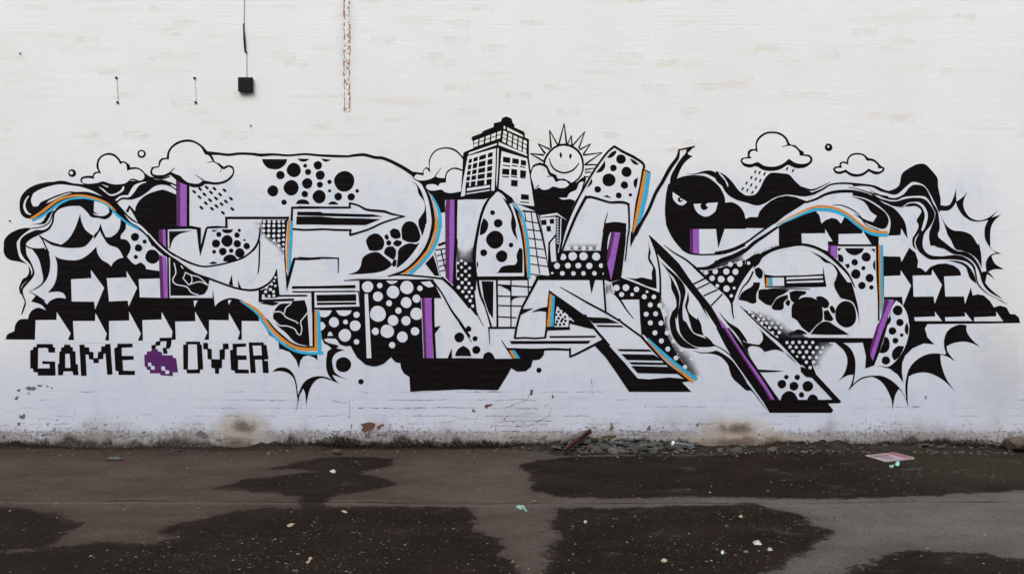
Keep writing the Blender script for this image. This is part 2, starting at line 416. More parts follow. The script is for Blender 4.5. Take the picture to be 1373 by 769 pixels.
def draw(text, board, parent, dz=0.0):
    cur = None; mode = ''; name = ''
    def flush():
        nonlocal cur
        if cur and cur['f']:
            me = mesh(name, cur['v'], cur['f']); 
            me.polygons.foreach_set('material_index', cur['m'])
            used = sorted(set(cur['m'])); remap = {u: i for i, u in enumerate(used)}
            me.polygons.foreach_set('material_index', [remap[q] for q in cur['m']])
            if MI['f'] in used: fattr(me, 'spray', cur['a'])
            link(name, me, parent, [MLIST[u] for u in used])
        cur = dict(v=[], f=[], m=[], a=[])
    for line in text.strip().splitlines():
        tok = line.split()
        if line.startswith('#'):
            flush(); mode = tok[0][1:]; name = tok[1]; continue
        if mode in '*.' and mode: flush()
        op = tok[0]
        if op == 's':
            pts = [p[:2] for p in parse_pts(tok[3:])]
            sc = 1.0 if tok[3] == 'P' else ZF
            ws = [float(q) / sc for q in tok[2].split('-')]
            if tok[1] == 'x':          # hairline cracks: broken, jittering runs instead of one even line
                sm = []
                for a_, c_ in zip(pts[:-1], pts[1:]):
                    k_ = max(1, int(math.dist(a_, c_) / 2.2))
                    sm += [(a_[0] + (c_[0] - a_[0]) * t_ / k_ + rnd.gauss(0, .22), a_[1] + (c_[1] - a_[1]) * t_ / k_ + rnd.gauss(0, .30)) for t_ in range(k_)]
                sm.append(pts[-1]); i_ = 0
                while i_ < len(sm) - 1:
                    j_ = min(len(sm) - 1, i_ + rnd.choice((1, 2, 3, 5, 7)))
                    if rnd.random() < .78:
                        f_ = rnd.uniform(.35, 1.15) * max(ws) * .8
                        for pl in ribbon(sm[i_:j_ + 1], [f_ * .3, f_, f_ * rnd.uniform(.5, 1.2), f_ * .3]): board.add(cur, 'x', pl)
                    i_ = j_
                continue
            if tok[1] == 'k': ws = [q + .3 for q in ws]
            for pl in ribbon(pts, ws): board.add(cur, tok[1], pl)
        elif op == '.':
            for x, y, r in parse_pts(tok[2:]):
                if mode == '.': flush()
                board.add(cur, tok[1], disc(x, y, r))
        elif op == '/':
            L, W, a = float(tok[2]) / ZF / 2, float(tok[3]) / ZF / 2, math.radians(float(tok[4]))
            for x, y in parse_pts(tok[5:]):
                u = (math.cos(a), math.sin(a)); v = (-u[1], u[0]); k = 0.72
                q = [(-L, -W*k), (-L*k, -W), (L*k, -W), (L, -W*k), (L, W*k), (L*k, W), (-L*k, W), (-L, W*k)]
                board.add(cur, tok[1], [(x + i * u[0] + j * v[0], y + i * u[1] + j * v[1]) for i, j in q])
        elif op == 'q':
            i1 = tok.index('|'); i2 = tok.index('|', i1 + 1); c4 = parse_pts(tok[2:i1])
            def bl(u, v): return tuple((c4[0][e]*(1-u) + c4[1][e]*u)*(1-v) + (c4[3][e]*(1-u) + c4[2][e]*u)*v for e in range(2))
            rr = lambda q: [tuple(float(z) for z in t.split('-')) for t in q]
            for u0, u1 in rr(tok[i1+1:i2]):
                for v0, v1 in rr(tok[i2+1:]): board.add(cur, tok[1], [bl(u0, v0), bl(u1, v0), bl(u1, v1), bl(u0, v1)])
        elif op == 'f':
            board.spray(cur, parse_pts(tok[1:]))
        else:
            pts = parse_pts(tok[1:])
            if op[0] in 'xr':          # torn paint: ragged outline
                for _ in range(3):
                    q = []
                    for a_, c_ in zip(pts, pts[1:] + pts[:1]):
                        l = math.dist(a_, c_) * .22
                        q += [a_, ((a_[0] + c_[0]) / 2 + rnd.uniform(-l, l), (a_[1] + c_[1]) / 2 + rnd.uniform(-l, l))]
                    pts = q
                board.add(cur, op[0], pts)
            else:
                board.add(cur, op[0], pts if op.endswith('!') else catmull(pts, True))
    flush()

MURAL = """
# scroll_arm
k A 247,560 200,550 165,510 157,440 170,380 215,325 290,285 380,265 430,262 480,253 530,258 580,272 660,280 720,283 780,298 850,343 930,420 985,480 1040,540 1110,590 1200,650 1250,705 1310,780 1220,780 1190,715 1120,650 1010,595 900,495 860,445 780,405 680,380 600,390 500,425 420,485 330,545 262,580
w A 250,415 260,375 275,350 330,320 400,297 480,283 560,290 650,303 740,333 825,380 760,357 690,342 610,343 560,340 470,365 390,398 325,428 310,452 290,460 265,458
w A 370,437 400,410 470,380 540,355 580,352 500,377 420,415
w A 225,375 195,420 188,470 210,515 245,528 252,522 225,505 206,465 210,420 235,378
w A 1000,520 1060,575 1130,610 1210,690 1290,775 1278,775 1190,690 1110,620 1050,585
s c 18-20-20-20-22-20-20-16 A 262,574 330,542 410,487 470,442 540,410 640,392 740,402 850,437 900,490 960,545 1030,597 1115,642
s o 20-22-22-20-18-18-16-8 A 248,560 320,515 390,462 450,418 520,388 620,372 720,382 820,415 870,440 932,497
# leaf_spray
k A 430,490 415,512 385,570 355,600 245,604 330,590 365,545 385,515
k A 255,634 200,632 130,650 70,685 35,730 30,780 J 30,60 50,100 90,125 150,135 215,155 230,180 232,225 213,258 185,273 165,310 153,350 163,395 174,400 170,350 182,320 240,262 252,225 237,180 210,148 162,108 143,50 135,-10 A 142,735 180,690
s k 6-8-6 A 250,636 330,625 385,598 410,560 430,495
k A 160,780 165,730 200,690 260,660 300,648 350,648 390,625 415,585 425,530 440,490 480,450 560,410 650,400 690,402 720,440 735,500 770,530 840,535 880,505 872,465 905,495 895,530 850,562 790,552 735,545 700,505 650,460 600,455 540,460 480,480 440,520 432,580 405,635 370,662 310,690 250,720 215,750 208,780
k A 690,400 757,412 753,500 795,525 738,512 715,440
k J 160,-10 165,55 195,110 235,150 260,205 255,240 215,290 180,330 170,370 178,410 198,455 190,490 170,560 178,560 205,490 207,450 190,405 185,360 215,320 265,260 277,215 245,130 215,80 207,-10
k A 645,515 655,580 690,650 755,697 690,775 610,792 520,790 420,770 350,725 318,692 400,738 470,760 500,762 560,710 610,620
s k 10 A 318,692 345,730 360,767 J 375,30 395,70
k J 225,372 290,345 345,290 335,200 310,110 255,30 350,33 385,40 403,120 398,210 370,285 300,350
s k 9 J 205,5 240,25 300,34 360,30
# black_backdrop
k A 755,697 790,650 808,595 825,650 850,705 890,705 940,670 965,620 970,565 1010,590 1010,640 972,690 972,720 1020,730 1050,775 J 1045,50 1020,95 1060,140 1090,160 1130,140 1165,165 1175,195 1290,212 1290,430 K 1380,-10 1380,100 45,88 J 45,757 60,720 100,700 115,695 125,640 160,600 225,595 235,560 260,525 310,505 370,525 330,480 250,455 285,412 268,395 330,430 378,478 410,445 470,425 530,432 515,395 470,376 385,382 430,330 455,260 460,160 440,82 480,110 570,125 650,115 720,70 775,15
w A 803,655 832,710 875,767 950,797 992,870 950,882 910,912 895,942 870,917 820,887 785,837 775,782 720,837 650,882 570,892 480,877 437,848 420,775 520,792 610,794 690,777 760,720
s k 5 J 240,378 300,410 360,450
k! E -10,655 510,655 512,580 530,730 570,690 640,662 700,665 760,690 830,745 880,790 F 880,140 885,182 900,200 963,272 945,330 -10,330
k! E -10,440 78,436 78,495 -10,495
k! F -10,-10 100,-10 100,120 -10,170
#* white_arrow
w! J 572,277 735,268 730,200 838,345 765,520 757,457 577,455
w! J 858,268 1020,262 1017,210 1103,345 1035,495 1028,448 877,455
w! J 1115,275 1290,270 1290,425 1125,422
w! J 287,605 455,603 457,540 568,710 K 545,96 545,112 280,112 282,84
w! J 587,612 765,612 768,548 858,712 K 845,100 845,115 597,115
w! J 877,612 1040,608 1038,535 1133,712 K 1107,103 1107,118 877,118
w! J 1145,605 1300,600 1300,535 F 100,105 188,265 180,325 180,342 K 1150,118
w! F 210,185 372,182 370,105 468,270 445,325 445,348 215,348
w! F 482,172 640,175 642,115 730,270 710,335 710,350 482,350
w! F 745,180 885,182 900,200 963,272 945,330 945,350 745,350
w! F 357,18 390,15 365,70
w! F 632,12 662,12 640,50
# black_disc
k A 1085,500 1115,420 1190,360 1290,328 D 130,450 222,485 222,740 E 222,75 330,75 150,105 150,260 A 1373,775 1310,775 1250,705 1200,650 1110,590
k! E 130,78 330,74 416,90 416,230 452,95 468,80 545,76 620,80 618,92 470,98 440,220 410,320 396,230 382,105 320,100 150,105 150,280 138,270
k E 160,120 345,116 260,135 205,170 180,215 165,272
s w 6 E 155,255 155,112 345,113
#. bubble_dot
. k A 1085,705,33 1163,742,17
. k J 1113,25,30 1092,97,17 1225,95,57
# purple_bar
d! E 78,105 107,105 112,235 78,205
p! E 107,105 131,105 136,250 112,235
d! E 78,305 105,318 120,654 90,654
p! E 105,318 138,330 156,654 120,654
d! D 215,362 250,382 250,738 222,738
p! D 250,382 305,408 303,738 250,738
s k 20 D 313,405 313,750
# scroll_arm
k E -5,120 150,262 200,305 220,345 150,325 80,282 -5,190
s w 12 E -5,138 70,222 140,285 200,327 250,350
s k 8-16-10-14-18-10 E 130,262 200,305 300,360 420,400 520,395 640,370 760,330 840,265 880,190 893,95
s k 18-18-16-14-14-18-14-8 E 110,300 200,345 280,402 370,460 500,505 620,550 720,580 820,592 900,575 970,530 1010,475 1026,425
w E 215,345 300,375 420,412 520,404 640,378 760,338 850,270 872,240 870,460 760,560 600,530 480,488 370,440 280,385
k E 665,465 675,557 640,547
k E 713,510 742,577 716,570
k E 882,180 893,200 890,380 878,462 872,455 880,350
# cracked_panel
k! E 165,325 290,420 380,470 485,508 472,580 445,622 395,635 172,635
s w 9 E 200,372 215,450 190,510 215,545 300,565 340,610 400,632
s w 8 E 255,395 290,450 272,495 318,548 345,540 410,525 478,555
s w 8 E 285,445 335,470 405,490 470,550
s w 8 E 338,470 345,520 322,550
. k E 278,435,17
s w 8 E 165,330 166,645
s w 14 E 166,645 505,645
s k 12 E 150,300 158,655
#. bubble_dot
. k E 560,145,21 725,112,13 706,150,22 627,197,46 537,218,33 708,219,30 767,190,9 784,238,26 522,284,16 592,282,31 660,275,18 729,293,38
k E 595,360 605,325 650,305 690,318 705,345 650,362
k E 480,380 515,362 550,375 520,382
k E 582,104 675,104 660,128 625,135 595,125
k E 497,110 553,108 520,124
# halftone_patch
k E 905,28 1112,28 1090,300 1065,245 1000,190 940,150 905,110
f E 820,28 905,28 905,120 840,90
f E 905,110 940,150 1000,190 1065,245 1090,300 1085,340 1030,270 960,220 900,160
. w E 845,42,12 885,42,13 925,42,13 965,42,13 1005,42,13 1043,42,13 1078,42,11 838,75,12 878,75,13 920,75,14 962,75,14 1003,75,13 1045,75,13 1080,75,11 920,115,14 962,115,14 1003,115,13 1045,117,13 1080,112,11 920,155,14 960,155,14 1002,157,14 1042,155,14 1082,150,11 1005,195,14 1043,195,14 1080,187,12 1043,235,14 1080,225,11 1078,262,11
s k 18 E 622,95 620,12 1115,12 1110,40
k E 1028,425 1040,560 1045,645 900,680 885,600 960,560 1010,490
w E 905,680 908,640 960,655 1030,655 1030,668
. w E 1015,490,10 1005,518,9 985,545,11 1015,558,10 945,572,11 975,587,13 937,605,13 1000,605,12 918,637,12 965,640,12 1003,637,12
s k 18 E 890,590 890,678 1165,668
s k 12 E 1035,560 1042,637 1270,635
# orange_bar
o! E 1115,28 1135,28 1127,200 1118,475 1105,400 1105,200
c! E 1135,28 1157,30 1152,200 1140,400 1118,475 1122,300 1127,200
k! E 1095,250 1102,440 1115,480 1155,340 1165,330 1255,335 1373,328 1373,345 1255,352 1175,350 1140,480 1105,605 1098,480 1085,330
# cracked_panel
k F 1000,120 1020,75 1060,42 1120,38 1165,20 1250,12 1278,100 1290,140 1292,387 1230,380 1160,340 1100,275 1040,225 1000,165
k F 890,38 960,22 1045,35 1000,55 960,50
s w 9 F 1005,108 1050,105 1080,125 1100,150 1180,185 1198,200
s w 9 F 1085,120 1100,75 1130,50 1145,30
s w 9 F 1005,172 1050,215 1110,220 1170,245 1195,285 1218,290 1228,240 1218,190 1240,155 1278,110
s w 16 F 1275,0 1282,120 1300,390
s w 9-12-8 F 930,110 985,190 1060,268 1130,325 1200,368 1300,390
s k 14 E 530,735 570,692 640,664 700,667 760,690 830,735 900,812 F 945,170 1000,235 1070,300 1150,362 1240,388 1340,388
k! F 1308,-5 1328,-5 1330,392 1314,390
# orange_bar
k! F 920,200 965,290 1040,340 1045,405 1075,408 1130,430 1180,490 1205,560 1215,500 1240,465 1280,455 1330,475 1352,495 1352,440 1200,420 1050,340
s c 10-20-20-20-24 F 730,18 800,65 870,120 920,195 970,265 1040,335 1120,392 1200,427 1300,440 1400,436
s o 8-22-24-24-24 F 745,22 790,42 850,80 900,125 945,190 1000,260 1070,325 1150,380 1240,405 1352,402
o! F 1330,95 1348,95 1355,412 1330,400
c! F 1348,95 1385,95 1385,440 1355,440
# spike_burst
k F 990,592 1025,560 1080,552 1130,572 1165,615 1185,680 1200,800 1190,800 1178,700 1160,640 1120,600 1060,582 1010,585
# painted_ring
. k A 580,192,32
. w A 574,190,14
# painted_ring
. k A 1138,38,34
. w A 1138,36,19
# cloud
k A 660,283 700,275 830,262 960,290 1050,255 1110,258 1165,240 1170,195 1240,240 1310,245 1373,268 1373,297 1300,285 1240,300 1190,340 1130,380 1060,405 980,405 940,435 900,400 830,345 780,305
w A 925,410 970,375 1030,370 1070,300 1110,275 1165,262 1180,265 1120,290 1080,345 1040,385 980,388 940,415
w A 1000,300 990,335 940,365 890,375 850,350 790,300 830,320 880,360 930,355 975,325 985,300
w A 815,280 875,300 860,305
k A 645,250 655,225 690,215 745,213 755,190 790,178 775,140 785,85 820,48 870,30 920,40 960,75 972,95 1005,100 1040,125 1047,147 1095,145 1140,165 1172,205 1165,245 1100,258 1060,248 1000,285 940,292 870,282 828,266 770,283 700,287 655,268
w A 657,250 675,236 720,233 757,240 757,215 775,195 815,194 795,150 797,100 825,62 870,47 915,58 950,90 965,122 990,108 1015,125 1022,174 1060,162 1110,163 1150,190 1163,220 1150,243 1120,252 1062,236 1010,272 950,283 890,278 829,258 780,272 710,278 670,270
k A 1010,500 1038,448 1085,500 1110,580 1095,562 1045,475 1030,510
s k 9 D -35,335 30,350 110,356 170,335
s k 12-18-12-10 D -30,368 60,376 120,380 180,395 222,415
s k 8 D -30,400 60,392 120,398 180,420 222,450
# rain_cloud
k D 10,300 20,265 75,255 80,215 105,192 140,190 150,140 185,90 240,55 310,42 370,55 430,95 475,145 510,180 530,222 565,235 600,262 640,248 675,260 685,300 665,350 610,390 540,405 455,400 420,420 360,427 310,410 255,390 215,365 170,325 110,350 50,350 15,325
w D 25,300 35,275 82,264 95,225 115,205 160,202 165,150 195,105 250,72 310,62 365,72 415,105 445,155 480,172 515,222 550,240 578,268 600,285 640,262 668,275 672,310 640,350 590,378 520,385 440,372 400,395 350,395 310,385 275,360 250,335 200,315 170,303 120,325 60,328 30,318
s k 9-4 D 165,312 205,270
s k 3-9 D 372,326 440,372
s k 3-8-3 D 468,230 515,220 550,238 585,275 568,307
/ k 34 19 42 D 362,462 410,440 463,428 525,437 606,450 405,505 445,483 497,467 571,484 658,517 490,530 538,515 456,554 617,540 582,561 541,577 420,590 505,598 668,600 593,631
# letter_outline
s k 30-16-20-16-24-16-14-16-20-16 D 450,150 560,157 640,165 720,156 820,158 900,167 1000,162 1120,170 1250,160 1373,170 G 290,115 400,118
s k 16-22-22-26-30 G 400,118 450,110 530,105 610,125 690,135 800,185 900,245 950,285
#. bubble_dot
. k D 1055,328,34 1163,287,57 1142,430,61 995,455,44 1084,546,22
k D 905,200 1110,200 1095,240 1050,275 1000,282 950,268 920,235
k D 1190,195 1290,198 1260,218 1220,218
k D 1175,560 1200,530 1240,523 1275,535 1293,562
. k G 157,190,34 55,193,16 78,243,25 176,269,37 72,335,42 173,345,25 251,323,18 370,318,82 52,420,26 168,441,53 251,394,13 321,440,31 425,443,30 473,395,15
k D 1343,250 1330,235 1325,225 1345,230
. k G -12,235,32 -25,370,28
k G 183,135 265,145 225,161 200,153
k G 238,505 255,485 280,478 305,487 325,505
# letter_arrow
s k 16 D 1145,695 1150,590 1373,588
s k 14 G 0,525 200,528 415,528 412,492
s k 14-12-20-16-6 G 408,492 480,510 550,545 690,560 760,582 860,600
s k 6-14-12-16 G 860,600 800,612 680,650 560,705 412,750
s k 12-16-14 G -2,703 80,708 200,703 300,708 420,710 414,750
k! D 1190,622 1373,622 G 200,572 400,578 600,583 682,602 540,605 0,592 D 1190,650
k! D 1185,660 1373,660 G 300,612 500,615 662,622 540,670 200,668 D 1373,725 1183,725
s k 14 E 1152,100 1240,108 1373,104
s k 14-14-4 H 0,332 100,337 170,333 322,335 320,455
# pebble_cluster
k H 545,205 560,165 600,140 640,140 680,175 692,220 675,265 620,278 570,272
k H 690,165 705,140 725,155 728,180 708,190
k H 735,120 760,96 800,105 822,140 820,172 780,180 745,162
k H 832,90 860,48 910,40 950,68 975,130 980,175 950,207 880,205 835,182 830,130
. k H 727,213,21
k H 762,210 790,188 832,200 828,225 800,243 770,232
k H 692,275 715,245 760,240 785,270 782,320 765,350 720,322 690,300
k H 500,400 520,330 580,292 640,288 680,315 745,370 750,395 690,435 600,455 395,468 470,440
k H 805,270 850,230 900,215 950,222 1000,190 990,260 920,340 850,395 790,412 800,330
k H 750,385 765,350 790,345 787,395 765,407
k H 965,40 985,5 1035,-10 1030,100 1000,170 985,120
# letter_outline
k G 925,240 1000,265 1180,290 1200,330 1330,400 1330,465 1180,468 1180,565 1140,574 1115,500 1068,430 1000,350 930,290
k G 900,312 950,350 968,420 1010,480 1015,550 985,600 965,660 985,720 1000,775 1040,775 1040,600 1020,450 960,350
s w 10-34-36-36-36-36-30-24-14 G 915,288 985,365 1025,450 1045,550 1050,650 1045,767 H 1040,80 1000,200 930,310 840,400 740,455 600,480 400,492
s k 10-24-26-26-26-24-24-20-8 G 1000,345 1045,430 1070,520 1085,620 1085,700 H 1082,80 1055,190 1000,295 920,385 840,442 720,482
s c 10-26-28-28-26-26-28 G 1068,425 1112,510 1137,590 1140,680 H 1137,20 1130,120 1100,225 1050,305 980,385 890,470
s o 4-16-22-22-22-20 G 1072,445 1098,540 1112,620 1114,700 H 1110,30 1100,130 1068,235 1010,315 940,393 850,460
# cloud
k G 925,240 960,246 1000,250 1005,225 1030,203 1052,215 1050,150 1075,95 1120,58 1190,44 1260,60 1310,105 1345,155 1330,420 1230,425 1170,412 1100,400 1050,396 1020,365 1000,330 950,315 920,290
w G 928,285 950,262 1008,272 1008,230 1030,215 1060,250 1058,160 1083,103 1125,68 1190,57 1255,75 1310,125 1328,165 1322,225 1265,207 1215,220 1185,255 1178,292 1130,290 1100,277 1060,300 1000,312 950,305
w G 1025,365 1035,345 1080,340 1120,352 1140,330 1188,325 1190,280 1205,245 1250,220 1318,237 1308,398 1230,413 1180,405 1150,385 1090,393 1050,388
s k 3-7 G 1148,210 1100,277
s k 6 G 1120,358 1140,330 1185,325
# purple_bar
d! G 1188,465 1222,465 1215,767 H 1215,525 1183,490 1180,0 G 1180,560
p! G 1222,465 1254,465 1255,767 H 1255,150 1240,545 1215,525 1215,0
k! G 1254,465 1280,465 1275,767 H 1282,200 1270,340 1268,560 1240,545 1255,150 G 1255,767
# lattice_tower
k! H 1020,380 1085,310 1140,480 1095,475
s k 18 H 1125,232 1182,210
s k 9 H 1095,290 1140,480
s w 7 H 1090,295 1140,490
s k 9 H 1145,262 1182,420
s k 8 H 1100,270 1182,258
s k 7 H 1112,318 1182,296
s k 7 H 1122,360 1182,345
s k 7 H 1133,402 1182,388
s k 7 H 1142,440 1182,430
# polka_patch
k! H 490,515 1080,510 1150,655 985,655 N 1005,478 1000,500 820,518 780,510 745,470 690,520 640,540 600,545 540,530 470,470 430,400 420,378 380,383 335,368 310,330 235,318 190,330 172,85 495,75
. w H 557,565,45 655,555,22 762,607,50 873,570,53 978,577,22 640,643,40 950,660,32 868,692,43 730,697,24
. w N 640,122,64 805,97,25 762,175,42 866,178,37 950,122,49 620,263,29 715,262,54 837,308,43 938,262,34 755,373,25
. w N 468,130,25 287,190,40 380,188,19 457,218,43 375,295,50 468,347,22
w H 708,517 800,517 785,532 752,543 722,532
w H 985,527 1060,520 1090,560 1050,570 1010,550
w N 170,95 270,95 250,130 215,150 178,145
w N 303,95 430,95 415,122 375,140 330,130
w N 180,188 200,190 220,220 200,250 180,254
w N 235,300 245,268 265,268 280,298
w N 235,320 300,322 325,370 280,368 245,345
w! H 533,622 560,622 N 562,0 588,478 550,478 533,0
# stacked_bars
k! H 118,598 490,598 495,748 125,748
w! H 130,610 480,608 492,722 132,732
k! H 145,630 465,625 467,680 148,683
k! H 150,692 465,688 467,708 150,712
k! E 1148,560 1373,558 H 460,550 460,577 0,580 E 1148,582
s k 9 E 1150,605 1300,605 H 455,600
k! E 1303,605 1325,605 1328,770 1308,770
s w 14 E 1290,612 1292,770
# letter_outline
s k 4-10-12-14 H 365,516 480,508 700,510 1085,512
s k 4-12-12-14 H 720,482 800,468 960,478 1100,492 1165,500
s k 14-10-16-20-8-4 H 1075,510 1150,610 1200,700 1240,767 N 1300,190 1373,300 S 100,380 150,460 195,530
s k 20 H 1150,488 1260,590 1373,725 S 120,165 240,310
s k 6-3 S 240,310 290,400
# purple_bar
d! H 985,655 1015,655 N 1015,0 1032,478 1010,478 990,0
p! H 1015,655 1067,655 N 1070,0 1083,478 1032,478 1015,0
s k 20 H 1077,655 N 1082,0 1085,200 1098,478
k N 1145,218 1100,277 1085,232
k N 1232,398 1200,478 1236,478
# spike_burst
k N 190,310 230,350 300,370 325,380 305,397 270,400 240,375 205,355
k U 600,180 640,158 730,170 665,195 634,240 634,290 650,345 690,380 758,412 690,388 634,370 645,395 690,445 620,398 590,340 583,270 592,200
k U 360,530 400,440 460,395 530,382 600,395 680,437 600,407 540,397 490,425 450,490 422,612 415,520 398,480 372,530 335,702 352,600
. k N 362,530,62 503,667,22
# black_hull
k! N 1000,478 1373,478 S 380,662 525,662 480,580 780,590 772,635 740,668 685,675 672,725 630,762 560,765 510,738 490,779 406,914 100,908 N 1100,738 1000,740 900,748 893,628 850,600 826,560 820,515
. k S 735,755,21
. k S 95,492,40 170,422,22 222,502,21 231,592,33
k S 60,642 80,590 125,558 170,585 192,642
k S 285,662 295,625 330,607 360,622 382,662
k S 33,580 5,655 36,655
s w 6 S 60,650 195,650
# black_backdrop
k! Q 650,440 668,470 690,425 745,408 800,430 830,490 870,508 885,540 935,537 985,570 1040,565 1080,530 1115,520 1110,560 1020,775 R 980,200 920,430 895,535 840,545 835,670 820,600 735,180 700,135 560,80 Q 545,740 700,755
k! Q -10,655 110,660 110,640 350,640 385,625 330,692 290,702 75,702 -10,705
w Q 895,690 960,690 985,650 1035,625 1060,570 1095,560 1070,640 1025,715 985,700 930,705
# cloud
w Q 678,480 695,445 740,430 790,450 815,505 850,520 868,565 910,550 960,560 980,588 950,608 900,612 850,600 810,622 765,626 735,605 700,627 690,580 672,520
s k 3-7 Q 700,627 720,600 735,590
s k 7-3 Q 800,520 850,520 875,555
s k 5-3 Q 835,580 855,600
# tall_building
k! Q 125,350 130,325 190,300 208,292 205,235 192,218 198,200 275,172 285,155 370,122 372,92 430,78 440,50 475,37 515,55 525,90 540,105 537,125 610,157 622,175 622,205 655,220 655,370 702,760 545,742 400,640 350,640 110,690
w! Q 163,355 390,293 385,470 378,632 352,634 352,588 160,607 150,660 132,676 108,680 128,540
q k Q 172,383 364,322 354,585 143,607 | 0-.14 .2-.38 .44-.72 .8-1 | 0-.14 .2-.37 .42-.57 .62-.77 .82-1
k! Q 143,600 352,580 352,634 143,676
w! Q 157,613 340,588 340,608 155,636
w! Q 150,654 340,624 340,633 153,663
w! Q 168,345 396,266 396,252 172,328
w! Q 402,292 412,292 408,440 397,610 392,560
w! Q 435,315 640,375 698,758 545,738 520,690 450,640 412,620 422,460
k! Q 447,360 505,368 503,412 445,405
k! Q 522,372 573,380 573,420 520,414
k! Q 590,386 632,393 632,433 588,428
s k 8 Q 445,428 505,437
s k 8 Q 518,430 565,438
s k 8 Q 583,438 625,448
k! Q 440,457 497,460 497,508 438,502
k! Q 513,458 560,463 560,514 510,508
k! Q 585,468 632,474 630,527 583,523
s k 8 Q 437,518 493,524
s k 8 Q 510,518 560,526
s k 8 Q 583,526 625,534
k! Q 512,546 565,550 563,600 510,597
k! Q 592,660 653,666 655,708 590,704
s k 8 Q 585,724 655,729
w! Q 412,243 640,342 640,354 412,268
q w Q 215,232 437,150 430,218 210,292 | 0-.15 .2-.36 .42-.58 .63-.79 .84-.97 | 0-.36 .48-.88
q w Q 450,150 638,236 632,338 440,238 | 0-.15 .22-.38 .44-.6 .66-.8 .86-1 | 0-.26 .33-.6 .68-1
w! Q 480,124 604,186 608,202 480,148
w! Q 452,114 464,116 464,140 452,136
# smiling_sun
s k 6-14 Q 665,335 775,347
s k 6-14 Q 665,335 775,398
s k 6-14 Q 728,257 825,302
s k 6-16 Q 728,257 787,338
s k 6-12 Q 820,148 888,270
s k 6-16 Q 820,148 833,292
s k 6-14 Q 938,93 893,270
s k 6-14 Q 938,93 958,265
s k 5-10 Q 997,188 964,265
s k 5-12 Q 997,188 1000,270
s k 5-12 Q 1105,158 1005,272
s k 5-12 Q 1105,158 1055,295
s k 5-12 Q 1152,256 1060,305
s k 5-12 Q 1152,256 1092,340
s k 5-12 Q 1243,327 1090,348
s k 5-12 Q 1243,327 1110,418
s k 8-12 Q 1200,425 1100,424
s k 6-12 Q 1180,452 1105,465
s k 8-10 Q 1155,484 1105,487
s k 8 Q 1135,522 1095,520
. k Q 937,425,166
. w Q 937,427,150
k Q 911,322 921,345 918,366 908,373 901,350 903,332
k Q 990,334 1001,350 993,372 982,380 978,360 982,342
s k 5-13-13-13-6 Q 818,374 836,430 873,470 935,490 992,477 1032,446 1056,411
k! Q 672,462 690,425 745,406 800,428 830,488 872,506 887,538 937,536 988,562 990,600 960,606 900,612 850,600 810,622 765,626 735,605 700,627 685,580
w Q 678,480 695,445 740,430 790,450 815,505 850,520 868,565 910,552 955,560 978,586 950,606 900,611 850,600 810,621 765,625 735,605 700,627 690,580 672,520
s k 3-7 Q 700,627 720,600 735,590
s k 7-3 Q 800,520 845,520 870,560
# lattice_tower
w! R 605,135 715,140 735,180 820,590 825,665 665,655 650,400 620,220
k! R 600,128 712,140 716,152 605,146
s k 8 R 672,145 700,350 720,500 742,640
s k 8 R 620,150 630,215
s k 8 R 622,216 735,235
s k 8 R 632,284 748,298
s k 8 R 642,354 760,370
s k 8 R 652,428 775,446
s k 8 R 658,492 795,518
s k 8 R 662,562 815,584
s k 7 R 665,642 805,660
s k 14 R 712,140 760,330 832,672
# small_building
w! R 742,172 880,152 962,212 885,170 748,186
w! R 745,192 870,184 870,320 810,390 805,560 790,430 760,280
k! R 752,210 795,206 797,248 756,250
k! R 820,203 857,198 858,238 824,240
k! R 795,258 830,256 832,300 798,302
q w R 877,190 892,190 892,440 877,430 | 0-1 | 0-.05 .09-.14 .18-.23 .27-.32 .36-.41 .45-.5 .54-.59 .63-.68 .72-.77 .81-.86
s w 8 R 912,195 905,400 890,470
w! R 822,400 866,345 868,440 875,540 835,545
s k 8 R 866,335 822,395 828,540
# cone_letter
k R 300,70 360,-5 Q 345,665 375,632 405,618 450,638 500,700 545,767 R 580,150 612,300 638,450 642,692 232,692 228,775 213,775 205,600 200,480 225,330 260,170
w R 330,60 385,-2 Q 380,655 405,640 450,672 490,740 R 520,75 560,200 595,350 612,500 616,665 240,660 230,560 235,430 250,330 280,180
k R 440,25 490,110 515,170 510,240 525,310 565,372 548,290 552,240 527,150 490,70
k R 580,430 555,490 560,540 540,570 480,572 430,590 400,630 290,648 604,644 604,450
. k R 362,150,20 407,235,35 382,367,71 291,472,28 436,500,47 511,410,19
k R 290,193 325,225 325,270 300,315 258,333 268,250
k R 235,533 248,565 234,605
s c 10-22-24-24-22-20 R 545,85 590,150 625,270 645,400 655,540 657,680
s o 5-13-13-11-6 R 568,150 595,230 618,340 630,450 637,560 642,640
# halftone_patch
k! R 75,545 207,545 207,600 215,767 S 238,300 40,90 75,0
f R 75,545 78,430 220,430 207,545
. w R 112,535,12 145,558,13 85,555,11 178,595,12 113,588,12 82,618,10 145,620,13 115,652,12 176,655,12 86,680,11 148,685,13 118,712,13 173,718,13
. w S 90,90,15 146,93,14 195,95,11 123,125,13 175,127,13 153,165,14 198,162,11 183,198,14 203,240,12
# lattice_tower
k! S 222,-20 642,-20 642,28 240,30
w! S 240,-25 616,-25 616,0 240,2
s k 18-16-14 S 240,20 265,150 310,260 352,410
w! S 260,35 392,35 392,405 362,405 310,250 278,140
k! S 272,40 370,40 366,342 330,290 292,180
s k 14 S 396,15 402,415
s k 9 S 510,25 510,412
s k 8 S 647,10 650,140
s k 9 S 405,70 510,76 680,88
s k 8 S 405,160 650,164
s k 8 S 405,235 600,240
s k 8 S 405,325 555,333
s k 14 S 325,415 545,413
s k 9-3 S 332,412 340,545
k S 425,78 490,110 512,135 508,76
k S 512,212 530,182 580,168 640,162 512,160
# letter_outline
s k 22-16-16-16 S 730,5 660,140 600,255 560,390 540,500
